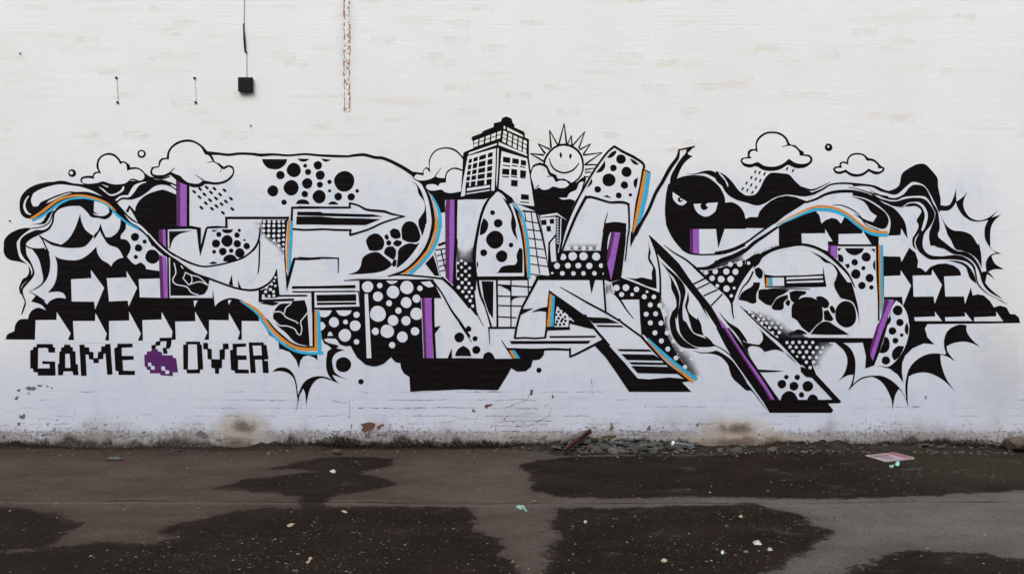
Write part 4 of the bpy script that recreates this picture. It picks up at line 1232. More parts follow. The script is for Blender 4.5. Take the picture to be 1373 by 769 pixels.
def yard_mat():
    b = NB('worn_damp_asphalt'); p = b.pos(); c = b.xyz(p)
    sd = b.attr('damp')
    n_edge = b.noise(p, 5.0, 8, 0.74); n_f = b.noise(p, 30.0, 5, 0.75)
    e = b.math('ADD', sd, b.math('ADD', b.math('MULTIPLY', b.math('SUBTRACT', n_edge, 0.5), 0.30), b.math('MULTIPLY', b.math('SUBTRACT', n_f, 0.5), 0.17)))
    wet = b.math('ADD', b.math('MULTIPLY', b.rng(e, -0.010, 0.014), 0.62), b.math('MULTIPLY', b.rng(b.math('ADD', e, b.math('MULTIPLY', b.math('SUBTRACT', b.noise(p, 14.0, 5, .7), .5), .10)), -0.05, 0.06), 0.38))
    isl = b.noise(b.vscale(p, (1, 1.6, 1)), 2.6, 7, .68)
    wet = b.math('MULTIPLY', wet, b.rng(isl, 0.68, 0.58, 0.62, 1.0))
    halo = b.rng(e, -0.22, 0.0)
    grain = b.noise(p, 210.0, 4, 0.75); g2 = b.noise(p, 60.0, 5, 0.7); g3 = b.noise(b.vscale(p, (1, 2.0, 1)), 1.7, 6, 0.62)
    dry = b.mix(b.rng(g3, 0.3, 0.7), (0.055, 0.0385, 0.031), (0.079, 0.060, 0.051))
    dry = b.mix(b.rng(c[0], -1.5, 3.0), dry, b.mix(b.rng(g3, 0.3, 0.7), (0.096, 0.087, 0.076), (0.130, 0.119, 0.106)))
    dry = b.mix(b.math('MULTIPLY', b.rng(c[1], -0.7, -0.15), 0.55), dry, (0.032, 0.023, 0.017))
    dry = b.mix(b.rng(grain, 0.5, 0.72, 0.0, 0.45), dry, (0.085, 0.076, 0.070))
    dry = b.mix(b.rng(g2, 0.50, 0.70, 0.0, 0.60), dry, (0.030, 0.025, 0.022))
    g4 = b.noise(p, 17.0, 6, 0.7)
    dry = b.mix(b.rng(g4, 0.52, 0.72, 0.0, 0.35), dry, (0.105, 0.094, 0.086))
    dry = b.mix(b.rng(g4, 0.48, 0.30, 0.0, 0.40), dry, (0.028, 0.022, 0.018))
    dry = b.mix(b.math('MULTIPLY', halo, 0.22), dry, (0.03, 0.025, 0.022))
    wc = b.mix(b.rng(g3, 0.35, 0.65), (0.0100, 0.0063, 0.0041), (0.0165, 0.0110, 0.0076))
    mud = b.math('MULTIPLY', b.rng(c[0], 2.6, 3.9), b.rng(c[1], -1.7, -1.0))
    wc = b.mix(b.math('MULTIPLY', mud, b.rng(g2, 0.3, 0.7, 0.5, 1.0)), wc, (0.032, 0.025, 0.017))
    wc = b.mix(b.rng(grain, 0.62, 0.78, 0.0, 0.5), wc, (0.026, 0.020, 0.016))
    wc = b.mix(b.rng(g2, 0.50, 0.68, 0.0, 0.6), wc, (0.027, 0.0195, 0.0145))
    wc = b.mix(b.rng(b.noise(p, 24.0, 5, .75), 0.47, 0.32, 0.0, 0.5), wc, (0.0055, 0.0038, 0.0028))
    spk = b.noise(p, 75.0, 3, 0.7)
    wc = b.mix(b.rng(spk, 0.72, 0.77, 0.0, 0.5), wc, (0.055, 0.045, 0.036))
    col = b.mix(wet, dry, wc)
    jn = b.attr('joint'); jm = b.math('MULTIPLY', b.rng(jn, 0.25, 0.8), b.rng(b.noise(b.vscale(p, (1, .1, .1)), 3.0, 5, .7), .30, .42))
    lip = b.math('MULTIPLY', b.rng(b.math('ABSOLUTE', b.math('SUBTRACT', c[1], JY - .05)), .05, .02), b.math('SUBTRACT', 1.0, b.math('MULTIPLY', wet, .85)))
    col = b.mix(b.math('MULTIPLY', lip, 0.25), col, (0.12, 0.108, 0.10))
    col = b.mix(jm, col, (0.006, 0.0045, 0.0035))
    h = b.math('ADD', b.math('MULTIPLY', grain, 0.5), b.math('MULTIPLY', g2, 0.7))
    nrm = b.bump(h, 0.8, 0.008)
    ro = b.mix(wet, (0.9, 0.9, 0.9), (0.62, 0.62, 0.62))
    b.bsdf(col, ro, nrm, 0.025)
    return b.m
def smooth_noise(n, seed):
    r = np.random.RandomState(seed); ph = r.rand(n, 3) * 6.28; fr = r.rand(n, 2) * 2 - 1
    return ph, fr
_ph, _fr = smooth_noise(14, 3)
def hgt(x, y):
    z = 0
    for k in range(14):
        s = 0.8 + k * 0.55
        z = z + np.sin(x * _fr[k, 0] * s * 2.2 + y * _fr[k, 1] * s * 2.2 + _ph[k, 0]) * 0.006 / s
    return z * 0.8
xs = np.concatenate([[-300, -120, -60, -30, -15, -9], np.arange(-6.2, 6.21, 0.028), [9, 15, 30, 60, 120, 300]])
ys = np.concatenate([[-400, -150, -60, -30, -16, -11, -8, -6.5, -5.4], np.arange(-4.6, JY - 0.04, 0.028), [JY - 0.021, JY - 0.015, JY + 0.015, JY + 0.021], np.arange(JY + 0.048, 0.2, 0.028), [0.36, 1.0, 3.0, 10, 40]])
GX, GY = np.meshgrid(xs, ys)
near = (np.abs(GX) < 6.3) & (GY > -4.7) & (GY < 0.4)
GZ = np.where(near, hgt(GX, GY), 0.0)
wob = 0.5 + 0.5 * np.sin(GX * 2.1 + 1.0) * np.sin(GX * 5.3)
GZ = np.where(np.abs(GY - JY) < 0.0155, GZ - 0.03 * (0.35 + 0.65 * wob), GZ)
GYw = np.where(near & (np.abs(GY - JY) < 0.025), GY + 0.010 * np.sin(GX * 3.1) + 0.006 * np.sin(GX * 11.7), GY)
P2 = np.stack([GX.ravel(), GY.ravel()], 1)
damp = np.full(len(P2), -1.0)
nm = near.ravel()
for pl in DAMP:
    pw = [gnd(*q) for q in pl]
    damp[nm] = np.maximum(damp[nm], poly_sd(P2[nm], pw))
nx_, ny_ = len(xs), len(ys)
idx = np.arange(nx_ * ny_).reshape(ny_, nx_)
faces = np.stack([idx[:-1, :-1], idx[:-1, 1:], idx[1:, 1:], idx[1:, :-1]], -1).reshape(-1, 4)
gme = mesh('yard_ground', np.stack([GX.ravel(), GYw.ravel(), GZ.ravel()], 1), faces.tolist(), True)
fattr(gme, 'damp', damp)
fattr(gme, 'joint', np.where(np.abs(GY - JY) < 0.0155, 1.0, 0.0).ravel() * (near.ravel()))
yard_ground = link('yard_ground', gme, None, [yard_mat()], kind='structure')

# ------------------------------------------------------------------ brick wall
WX0, WX1, WH = -9.0, 9.0, 6.4
wall = empty('painted_brick_wall', (0, 0.17, 0), 'long brick wall coated in flaking white paint behind the mural', 'wall')
def child(o):      # keep world placement under the wall empty
    o.matrix_parent_inverse = wall.matrix_world.inverted() if wall.matrix_world != Matrix.Identity(4) else Matrix.Translation((0, -0.17, 0)); return o
def box(bm, x0, x1, y0, y1, z0, z1):
    v = [bm.verts.new(q) for q in ((x0,y0,z0),(x1,y0,z0),(x1,y1,z0),(x0,y1,z0),(x0,y0,z1),(x1,y0,z1),(x1,y1,z1),(x0,y1,z1))]
    for f in ((0,3,2,1),(4,5,6,7),(0,1,5,4),(1,2,6,5),(2,3,7,6),(3,0,4,7)): bm.faces.new([v[i] for i in f])
bm = bmesh.new(); box(bm, WX0, WX1, 0.0003, 0.34, -0.3, WH)
me = bpy.data.meshes.new('mortar_bed'); bm.to_mesh(me); bm.free()
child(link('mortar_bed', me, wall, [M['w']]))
def brick_mesh(L, H, depth=0.06, bev=0.0012):
    """front face with rounded arrises; origin at the centre of the front face"""
    a, h = L / 2, H / 2
    v = [(-a+bev, 0, -h+bev), (a-bev, 0, -h+bev), (a-bev, 0, h-bev), (-a+bev, 0, h-bev),
         (-a, bev*0.4, -h), (a, bev*0.4, -h), (a, bev*0.4, h), (-a, bev*0.4, h),
         (-a, depth, -h), (a, depth, -h), (a, depth, h), (-a, depth, h)]
    f = [(0,1,2,3), (4,5,1,0), (5,6,2,1), (6,7,3,2), (7,4,0,3), (8,9,5,4), (9,10,6,5), (10,11,7,6), (11,8,4,7)]
    return v, f
BL, BH = PITCH - JOINT, COURSE - JOINT
bv, bf = brick_mesh(BL, BH)
uv_, uf_ = brick_mesh(BL, BH, 0.06, 0.0005)      # thickly painted courses: arrises almost filled
bme = [mesh('brick', [(x + rnd.uniform(-.0012, .0012), y, z + rnd.uniform(-.0012, .0012)) for x, y, z in bv], bf) for _ in range(6)]
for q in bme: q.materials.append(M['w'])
vs, fs = [], []
rows = int(WH / COURSE)
for r in range(rows):
    off = 0.5 if (r % 2) else 0.0
    c0 = int(math.floor(WX0 / PITCH)); c1 = int(math.ceil(WX1 / PITCH))
    for c in range(c0, c1 + 1):
        x = (c + 0.5 - off) * PITCH; z = (r + 0.5) * COURSE
        if x - BL / 2 < WX0 or x + BL / 2 > WX1: continue
        yo = rnd.uniform(-0.0002, 0.0003)
        if r < 7 and -4.75 < x < 4.75:
            o = link('brick', bme[rnd.randrange(6)], wall); o.location = (x, yo, z)
            o.rotation_euler = (rnd.uniform(-.005, .005), rnd.uniform(-.004, .004), rnd.uniform(-.0025, .0025)); child(o)
        else:
            o = len(vs); vs += [(x + q[0], yo * .5 + q[1], z + q[2]) for q in uv_]; fs += [tuple(o + i for i in f) for f in uf_]
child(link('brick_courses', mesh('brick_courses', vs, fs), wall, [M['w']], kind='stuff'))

# peeled paint, cracks
wear_board = Board(0.0008, 0.00006)
class _P: pass
wear_root = wall
_before = set(bpy.data.objects)
extra = ['# paint_crack']
for k in range(70):        # cracked bed joints and scuffs, thickest in the lowest courses
    zc = COURSE * rnd.choice((1, 2, 2, 3, 3, 4, 4, 5, 6, 7)); py = 384.5 - (zc - EYE) * PPM; px = rnd.gauss(650, 180) if rnd.random() < .5 else rnd.uniform(5, 1368); l_ = rnd.uniform(6, 46)
    extra.append('s x %.2f P %.1f,%.1f %.1f,%.1f %.1f,%.1f' % (rnd.uniform(.35, 1.0), px, py, px + l_ * .5, py + rnd.gauss(0, .5), px + l_, py + rnd.gauss(0, .8)))
for k in range(60):        # short upright scratches
    px = rnd.uniform(5, 1368); py = 598 - abs(rnd.gauss(0, 26)); l_ = rnd.uniform(2, 8)
    extra.append('s x %.2f P %.1f,%.1f %.1f,%.1f' % (rnd.uniform(.4, 1.0), px, py, px + rnd.gauss(0, 1), py - l_))
extra.append('# paint_chip')
for k in range(110):
    px = rnd.uniform(2, 1370); py = 597 - abs(rnd.gauss(0, 11)); r1, r2 = rnd.uniform(.5, 3.4), rnd.uniform(.4, 1.8)
    extra.append('%s P ' % ('x' if rnd.random() < .9 else 'r') + ' '.join('%.1f,%.1f' % (px + r1 * math.cos(a) * rnd.uniform(.6, 1.2), py + r2 * math.sin(a) * rnd.uniform(.6, 1.2)) for a in (0, 1.2, 2.4, 3.6, 5.0)))
draw(WEAR + '\n'.join(extra), wear_board, wall)
for o in set(bpy.data.objects) - _before: child(o)

# rust-freckled strip where a pipe used to run
def rust_mat():
    b = NB('rust_freckled_plaster'); p = b.pos(); c = b.xyz(p)
    n = b.noise(b.vscale(p, (1, 1, .6)), 55.0, 4, .7); n2 = b.noise(p, 7.0, 3)
    u = b.math('ABSOLUTE', b.math('SUBTRACT', c[0], wx(465)))
    edge = b.rng(u, 0.012, 0.026)
    thr = b.math('SUBTRACT', 0.56, b.math('ADD', b.math('MULTIPLY', edge, 0.12), b.math('MULTIPLY', b.math('SUBTRACT', n2, 0.5), 0.25)))
    f = b.math('GREATER_THAN', n, thr)
    col = b.mix(f, (0.73, 0.725, 0.70), b.mix(b.noise(p, 90.0), (0.40, 0.25, 0.13), (0.19, 0.10, 0.055)))
    b.bsdf(col, 0.85, b.bump(n, 0.6, 0.006), 0.2); return b.m
v, f = [], []
zz = np.arange(wz(150), WH - .02, 0.03)
for i, z in enumerate(zz):
    t = 0.029 + 0.004 * math.sin(i * 1.7) + rnd.uniform(-.003, .003); x = wx(465) + 0.004 * math.sin(i * .35)
    v += [(x - t, -.0012, z), (x - t * .7, -.0022 - rnd.uniform(0, .001), z), (x + t * .7, -.0022 - rnd.uniform(0, .001), z), (x + t, -.0012, z)]
    if i:
        o = 4 * i
        f += [(o-4, o-3, o+1, o), (o-3, o-2, o+2, o+1), (o-2, o-1, o+3, o+2)]
child(link('rusty_pipe_scar', mesh('rusty_pipe_scar', v, [q[::-1] for q in f]), wall, [rust_mat()]))

def simple(name, col, rough=0.6, spec=0.3, metal=0.0, bumps=0.0, var=0.25, scale=30.0):
    b = NB(name); p = b.pos(); n = b.noise(p, scale, 5, 0.65)
    c = b.mix(b.rng(n, 0.3, 0.7), tuple(q * (1 - var) for q in col), tuple(min(1, q * (1 + var)) for q in col))
    b.bsdf(c, rough, b.bump(n, bumps, 0.004) if bumps else None, spec, metal); return b.m
def tube(pts, r, n=8, cap=True):
    v, f = [], []; m = len(pts)
    rr = r if isinstance(r, (list, tuple)) else [r] * m
    for i, p in enumerate(pts):
        t = (Vector(pts[min(i+1, m-1)]) - Vector(pts[max(i-1, 0)])).normalized()
        u = t.cross(Vector((0.3, 0.9, 0.2))).normalized(); w_ = t.cross(u)
        for k in range(n):
            a = 2 * math.pi * k / n; v.append(Vector(p) + (u * math.cos(a) + w_ * math.sin(a)) * rr[i])
        if i: f += [(n*(i-1)+k, n*(i-1)+(k+1) % n, n*i+(k+1) % n, n*i+k) for k in range(n)]
    if cap: f += [tuple(range(n))[::-1], tuple(n*(m-1)+k for k in range(n))]
    return v, f
M_blackplastic = simple('weathered_black_plastic', (0.009, 0.007, 0.007), 0.6, 0.12, bumps=0.15)
M_rustbolt = simple('rusted_iron', (0.055, 0.022, 0.014), 0.85, 0.2, bumps=0.4, scale=80)
M_cable = simple('dark_cable_sheath', (0.035, 0.03, 0.03), 0.55)
M_palecable = simple('white_painted_cable', (0.60, 0.60, 0.60), 0.6)

# junction box with the cable that feeds it
bx, bz = wx(330.5), wz(114.5)
jb = empty('junction_box', (bx, -0.0015, bz), 'black square junction box with cable rising from it high on wall', 'junction box')
def rbox(w_, d_, h_, bev):
    bm = bmesh.new(); box(bm, -w_/2, w_/2, -d_, 0, -h_/2, h_/2)
    bmesh.ops.bevel(bm, geom=list(bm.edges), offset=bev, segments=2, affect='EDGES', profile=0.6)
    me = bpy.data.meshes.new('part'); bm.to_mesh(me); bm.free(); return me
link('box_body', rbox(0.128, 0.022, 0.126, 0.004), jb, [M_blackplastic])
lid = link('lid', rbox(0.136, 0.012, 0.134, 0.003), jb, [M_blackplastic]); lid.location = (0, -0.0225, 0)
for sx in (-1, 1):
    for sz in (-1, 1):
        vv, ff = tube([(0, 0, 0), (0, -0.003, 0)], 0.005, 8)
        s_ = link('screw', mesh('screw', vv, ff), lid, [M_rustbolt]); s_.location = (sx * 0.054, -0.0122, sz * 0.053)
def rel(pts): return [(x - bx, y + 0.0015, z - bz) for x, y, z in pts]
top = WH - 0.02
vv, ff = tube(rel([(wx(328) + 0.003*math.sin(z*9), -0.007, z) for z in np.linspace(top, wz(46), 40)]), 0.0022, 6)
link('cable', mesh('cable', vv, ff, True), jb, [M_cable])
vv, ff = tube(rel([(wx(326.6), -0.009, wz(32)), (wx(327.4), -0.010, wz(42)), (wx(328), -0.013, wz(52)), (wx(328.8), -0.013, wz(62)), (wx(329.2), -0.010, wz(70.5))]), [0.004, 0.006, 0.009, 0.009, 0.006], 8)
link('cable_sleeve', mesh('cable_sleeve', vv, ff, True), jb, [M_blackplastic])
vv, ff = tube(rel([(wx(330.8), -0.006, z) for z in np.linspace(wz(70), wz(104.8), 12)]), 0.004, 6)
link('cable', mesh('cable', vv, ff, True), jb, [M_palecable])
vv, ff = tube(rel([(wx(330.6), 0.0, wz(70.5)), (wx(330.6), -0.014, wz(70.5))]), 0.009, 8)
link('cable_clip', mesh('cable_clip', vv, ff), jb, [M_rustbolt])
# cut-off fixing bolts, two to each vanished bracket
for k, (ax, ay) in enumerate(((156.3, 104.5), (158, 137.5), (261.2, 105), (262.6, 137.5), (336.2, 168.5), (27.5, 72), (13.5, 296))):
    r_ = 0.0115 if k < 4 else 0.007
    vv, ff = tube([(wx(ax), 0.002, wz(ay)), (wx(ax), -0.010, wz(ay)), (wx(ax), -0.013, wz(ay))], [r_, r_, r_ * .6], 9)
    child(link('bolt_stub', mesh('bolt_stub', vv, ff), wall, [M_rustbolt]))
M_scar = simple('bare_putty', (0.60, 0.58, 0.53), 0.9, bumps=0.5, var=0.35, scale=60)
for ax in (157, 261.8):
    v, f = [], []
    for i, t in enumerate(np.linspace(0, 1, 12)):
        z = wz(107 + t * 28); x = wx(ax + 1.3 * t); h = 0.006 + rnd.uniform(-.0025, .002)
        v += [(x - h, -0.002, z), (x, -0.004, z), (x + h, -0.002, z)]
        if i: o = 3 * i; f += [(o-3, o, o+1, o-2), (o-2, o+1, o+2, o-1)]
    child(link('bracket_scar', mesh('bracket_scar', v, f), wall, [M_scar]))

# ------------------------------------------------------------------ added unseen building behind the camera, blocks low sky to darken the wall base
def plain_brick(name):
    b = NB(name); t = b.n('ShaderNodeTexBrick'); tc = b.xyz(b.pos()); b.put(t.inputs['Vector'], b.comb(tc[0], tc[2], 0.0))
    for k_, q in (('Color1', (.16, .075, .05, 1)), ('Color2', (.22, .11, .075, 1)), ('Mortar', (.25, .23, .20, 1))): t.inputs[k_].default_value = q
    t.inputs['Scale'].default_value = 4.3; t.inputs['Mortar Size'].default_value = .02
    b.bsdf(t.outputs[0], .85, b.bump(t.outputs[1], -.4, .01), .2); return b.m
opp = empty('added_sky_blocker', (0, -10.2, 0), 'added red brick block with shutters, unseen behind the camera, shading the wall base', 'light blocker')
def obox(name, x0, x1, y0, y1, z0, z1, mat, par=None):
    bm = bmesh.new(); box(bm, x0, x1, y0, y1, z0, z1); me = bpy.data.meshes.new(name); bm.to_mesh(me); bm.free(); return link(name, me, par or opp, [mat])
obox('wall', -14, 14, -6, 0, -.2, 4.8, plain_brick('red_blocker_brick'))
obox('coping', -14.1, 14.1, -6.1, .12, 4.803, 4.95, simple('grey_coping_stone', (.25, .24, .23), .85))
for dx in (-9, -3, 3, 9):
    d_ = obox('shutter_door', dx - 1.3, dx + 1.3, .003, .06, -.15, 2.7, simple('grey_steel_shutter', (.14, .16, .17), .5))
    obox('lintel', dx - 1.5, dx + 1.5, .004, .10, 2.703, 2.95, simple('concrete_lintel', (.28, .27, .25), .85))
# ------------------------------------------------------------------ the mural
mural = empty('graffiti_mural', (0, 0, 0), 'black and white graffiti lettering mural with clouds, sun and tower across the wall', 'mural')
mural_board = Board(0.0008, 0.00006)
draw(MURAL, mural_board, mural)
print('mural coats', mural_board.maxlev)

# ------------------------------------------------------------------ dirt and moss along the foot of the wall
def dirt_h(x):
    return 0.014 + 0.014 * (math.sin(x * 2.3 + .5) + math.sin(x * 5.1)) + 0.010 * math.sin(x * 13.0) + 0.018 * (0.5 + 0.5 * math.tanh((x - 1.6) * 1.5)) + 0.02 * math.exp(-((x + 1.55) / .5) ** 2)
def dirt_w(x):
    return 0.10 + 0.025 * math.sin(x * 1.7) + 0.02 * math.sin(x * 6.1) + 0.14 * (0.5 + 0.5 * math.tanh((x - 0.9) * 1.6))
b = NB('dark_damp_soil'); p = b.pos(); n = b.noise(p, 45.0, 6, .7); n2 = b.noise(p, 6.0, 5, .6)
dc = b.mix(b.rng(n, .3, .7), (0.009, 0.0065, 0.005), (0.034, 0.026, 0.020))
dc = b.mix(b.rng(n2, .45, .7, 0, .5), dc, (0.042, 0.040, 0.033))
b.bsdf(dc, 0.9, b.bump(n, 1.0, 0.012), 0.12); M_soil = b.m
v, f = [], []; NS = 9
dx_ = np.arange(-9.0, 9.001, 0.035)
for i, x in enumerate(dx_):
    H, W_ = max(0.006, dirt_h(x)), dirt_w(x)
    for k in range(NS):
        t = k / (NS - 1)
        z = H * (1 - t) ** 1.4 * (1 + 0.35 * math.sin(x * 31 + k * 2.1) + 0.3 * rnd.uniform(-1, 1)) + float(hgt(x, -t * W_)) * 1.0 + 0.001
        if k == NS - 1: z = float(hgt(x, -W_)) - 0.004
        v.append((x + rnd.uniform(-.008, .008), 0.001 - t * W_ + rnd.uniform(-.006, .006) * (k > 0), z))
    if i:
        o = NS * i; f += [(o-NS+k, o-NS+k+1, o+k+1, o+k) for k in range(NS - 1)]
link('dirt_bank', mesh('dirt_bank', v, f, True), None, [M_soil], kind='structure')
# moss: small upright tufts
b = NB('dark_moss'); c_ = b.attr('tint'); mc = b.mix(c_, (0.011, 0.0075, 0.005), (0.036, 0.026, 0.015)); b.bsdf(mc, 0.9, None, 0.1); M_moss = b.m
v, f, tint = [], [], []
def moss_dens(x):
    px = x * PPM + 686.5
    s = 0.16 + 0.12 * math.sin(x * 7.3) * math.sin(x * 2.9)
    for c0, w0, a0 in ((455, 35, 1.3), (560, 60, .9), (660, 60, .9), (30, 40, .6), (390, 60, .2), (1040, 80, .5), (1250, 90, .6), (1310, 30, .7)): s += a0 * math.exp(-((px - c0) / w0) ** 2)
    return s
n_m = 0
while n_m < 9000:
    x = rnd.uniform(-5.0, 5.0)
    if rnd.random() > moss_dens(x) / 1.7: continue
    n_m += 1
    dens = moss_dens(x)
    y = -abs(rnd.gauss(0, 0.022)) - 0.002; z0 = max(0.0, dirt_h(x)) * (1 + y / 0.1) * 0.8 - .004 + rnd.random() ** 1.6 * 0.06 * dens
    h = rnd.uniform(0.006, 0.022) * (0.6 + 0.4 * dens); a = rnd.uniform(0, math.pi); r_ = rnd.uniform(0.002, 0.006); lx, ly = rnd.gauss(0, .5) * h, rnd.gauss(-.2, .4) * h
    ly = min(ly, -y - 0.003 if ly > 0 else ly)
    o = len(v); cx, cy = math.cos(a) * r_, math.sin(a) * r_ * .5
    v += [(x - cx, min(y - cy, -.002), z0), (x + cx, min(y + cy, -.002), z0), (x + lx, min(y + ly, -.002), z0 + h)]; f.append((o, o + 1, o + 2)); tint += [rnd.random()] * 3
me = mesh('moss', v, f); fattr(me, 'tint', tint)
link('moss', me, None, [M_moss], label='dark brown moss fringe growing along the foot of the wall', cat='moss', kind='stuff')

# ------------------------------------------------------------------ rubble
def heap(x, y):
    px = x * PPM + 686.5
    t = max(0.0, 1 - abs((px - 850) / 115) ** 3) if 735 < px < 965 else 0
    along = (0.075 * math.exp(-((px - 775) / 35) ** 2) + 0.065 * math.exp(-((px - 850) / 60) ** 2) + 0.02 * math.exp(-((px - 930) / 40) ** 2))
    return along * max(0.0, 1 + y / 0.36) ** 0.9 + max(0, dirt_h(x)) * max(0, 1 + y / max(dirt_w(x), .01)) * .8
v, f = [], []
hx = np.linspace(wx(725), wx(985), 46); hy = np.linspace(-0.004, -0.42, 12)
for i, x in enumerate(hx):
    for k, y in enumerate(hy):
        edge = min(i, len(hx) - 1 - i, len(hy) - 1 - k)
        v.append((x, y + rnd.uniform(-.008, .0) , heap(x, y) + float(hgt(x, y)) + (rnd.uniform(-.006, .008) if edge > 1 else -0.012) - 0.004))
    if i: o = len(hy) * i; f += [(o-len(hy)+k, o-len(hy)+k+1, o+k+1, o+k) for k in range(len(hy)-1)]
link('rubble_mound', mesh('rubble_mound', v, f, True), None, [M_soil], kind='structure')
def slate_mat(name, a_, c2):
    b = NB(name); p = b.pos(); oi = b.n('ShaderNodeObjectInfo'); n = b.noise(p, 35.0, 5, .65)
    c = b.mix(oi.outputs['Random'], a_, c2); c = b.mix(b.rng(n, .4, .75, 0, .5), c, (0.05, 0.045, 0.04)); b.bsdf(c, 0.75, b.bump(n, .5, .004), .25); return b.m
M_slate = [slate_mat('grey_green_slate', (0.036, 0.041, 0.038), (0.082, 0.090, 0.084)), slate_mat('brown_grey_stone', (0.036, 0.030, 0.025), (0.085, 0.073, 0.062))]
def shard_mesh(n, r, th, seed):
    q = random.Random(seed); ang = sorted(q.uniform(0, 2 * math.pi) for _ in range(n)); ang = [2 * math.pi * (k + q.uniform(-.3, .3)) / n for k in range(n)]
    rr = [r * q.uniform(.55, 1.1) for _ in range(n)]; st = q.uniform(.55, 1.0)
    top = [(rr[k] * math.cos(ang[k]), rr[k] * math.sin(ang[k]) * st, th / 2 + q.uniform(-.15, .15) * th) for k in range(n)]
    bot = [(x * 1.05 + q.uniform(-.06, .06) * r, y * 1.05 + q.uniform(-.06, .06) * r, -th / 2) for x, y, z in top]
    return mesh('shard', top + bot, [tuple(range(n)), tuple(range(2 * n - 1, n - 1, -1))] + [(k, n + k, n + (k + 1) % n, (k + 1) % n)[::1] for k in range(n)])
shards = []
for k in range(14):
    me = shard_mesh(rnd.choice((5, 6, 7, 8)), 0.05, 0.011 + .006 * rnd.random(), 40 + k); me.materials.append(M_slate[0] if k < 10 else M_slate[1]); shards.append(me)
def put_shard(x, y, s, tilt, label, group, zoff=0.0, which=None, hfun=heap, name='slate_shard', cat='slate'):
    me = shards[which if which is not None else rnd.choice((0, 1, 2, 3, 4, 5, 6, 7, 8, 9, 10, 11, 12, 13, 10, 11, 12, 13))]
    o = link(name, me, None, (), label, cat, group); sc = s / 0.05
    o.scale = (sc, sc, max(.7, min(1.6, sc)) * rnd.uniform(.8, 1.2))
    o.rotation_euler = (rnd.gauss(0, tilt) + tilt * .8, rnd.gauss(0, tilt), rnd.uniform(0, 6.28))
    o.location = (x, y, hfun(x, y) + float(hgt(x, y)) + 0.006 + zoff); return o
G1 = 'slate shards in the rubble heap'
def slate_label(px, y):
    a_ = ('slate shard in the rubble around the rusty bar', 'slate shard in the middle of the rubble between rusty bar and channel', 'slate shard in the rubble around the metal channel')[(px > 800) + (px > 870)]
    return ('broken ' if y > -.2 else 'loose outer ') + a_
for k in range(185):
    px = rnd.gauss(840, 55); 
    if not 742 < px < 962: px = rnd.uniform(742, 962)
    y = -0.02 - 0.33 * rnd.random() ** 0.9
    put_shard(wx(px) * (1 + y / DIST * 0.0), y, rnd.choice((.018, .022, .028, .035, .05)) * rnd.uniform(.8, 1.2), .28, slate_label(px, y), G1, rnd.uniform(0, .008))
# the larger slates that show singly
for px, y, s, wh in ((806, -.24, .075, 2), (832, -.20, .085, 3), (850, -.27, .105, 6), (867, -.21, .10, 1), (893, -.22, .065, 4), (765, -.16, .06, 5), (783, -.14, .07, 7), (745, -.2, .075, 8), (820, -.13, .06, 9), (878, -.14, .055, 0), (840, -.08, .07, 2)):
    put_shard(wx(px), y, s, .22, 'large flat grey green slate lying on the rubble heap', 'large slates on the rubble heap', .018, wh)
G2 = 'stones along the dirt strip'
dh = lambda x, y: max(0, dirt_h(x)) * max(0, 1 + y / max(dirt_w(x), .01)) * .8
for k in range(70):
    px = rnd.uniform(955, 1370); y = -0.03 - 0.30 * rnd.random()
    put_shard(wx(px), y, rnd.choice((.015, .02, .03, .04)) * rnd.uniform(.8, 1.3), .15, 'small broken stone in the dirt ' + ('under the large brown wall stain' if px < 1060 else 'behind the fallen pink sign' if px < 1250 else 'near the brown stone block'), G2, 0, rnd.choice((0, 3, 10, 11, 12, 13)), dh, 'stone', 'stone')
G3 = 'stones along the wall foot'
for k in range(46):
    px = rnd.choice((rnd.uniform(5, 300), rnd.uniform(300, 740))); y = -0.05 - 0.14 * rnd.random()
    put_shard(wx(px), y, rnd.choice((.01, .014, .02, .03)) * rnd.uniform(.8, 1.3), .12, 'small stone at the wall foot ' + ('below the game over lettering' if px < 360 else 'by the mossy stretch under the black hull shape'), G3, 0, rnd.choice((10, 11, 12, 13)), dh, 'stone', 'stone')
# rough boulders
def rock(name, loc, size, label, seed, mat, group=None):
    q = random.Random(seed); bm = bmesh.new(); bmesh.ops.create_icosphere(bm, subdivisions=3, radius=1)
    dirs = [Vector((q.gauss(0, 1), q.gauss(0, 1), q.gauss(0, 1))).normalized() for _ in range(9)]; ds = [q.uniform(.55, .9) for _ in dirs]
    for vv in bm.verts:
        co = vv.co.copy()
        for d, s in zip(dirs, ds):
            t = co.dot(d)
            if t > s: co -= d * (t - s) * .92
        co *= 1 + 0.03 * math.sin(co.x * 9 + seed) * math.sin(co.y * 8)
        vv.co = Vector((co.x * size[0], co.y * size[1], co.z * size[2]))
    me = bpy.data.meshes.new(name); bm.to_mesh(me); bm.free()
    o = link(name, me, None, [mat], label, 'stone', group); o.location = loc; return o
M_rock = [simple('mossy_brown_stone', (0.075, 0.062, 0.045), .9, .15, bumps=.7, var=.45, scale=18), simple('grey_green_stone', (0.075, 0.082, 0.072), .9, .15, bumps=.6, var=.35, scale=20), simple('pale_stone', (0.20, 0.175, 0.14), .9, .15, bumps=.5, scale=22)]
rock('boulder', (wx(1352), -.13, .060), (.125, .11, .075), 'large brown block of stone in the dirt beside the wall', 3, M_rock[0])
rock('boulder', (wx(1372), -.26, .045), (.12, .09, .065), 'grey green boulder in front of the brown stone block', 5, M_rock[1])
rock('boulder', (wx(1376), -.08, .10), (.09, .07, .075), 'pale stone topping the rubble behind the brown block', 8, M_rock[2])
rock('boulder', (wx(1352), -.28, .020), (.028, .022, .026), 'small cream stone beside the grey green boulder', 9, M_rock[2])
rock('boulder', gnd(452, 608) + (.016,), (.055, .035, .028), 'rounded dark pebble lying by the mossy wall foot', 12, M_rock[0])
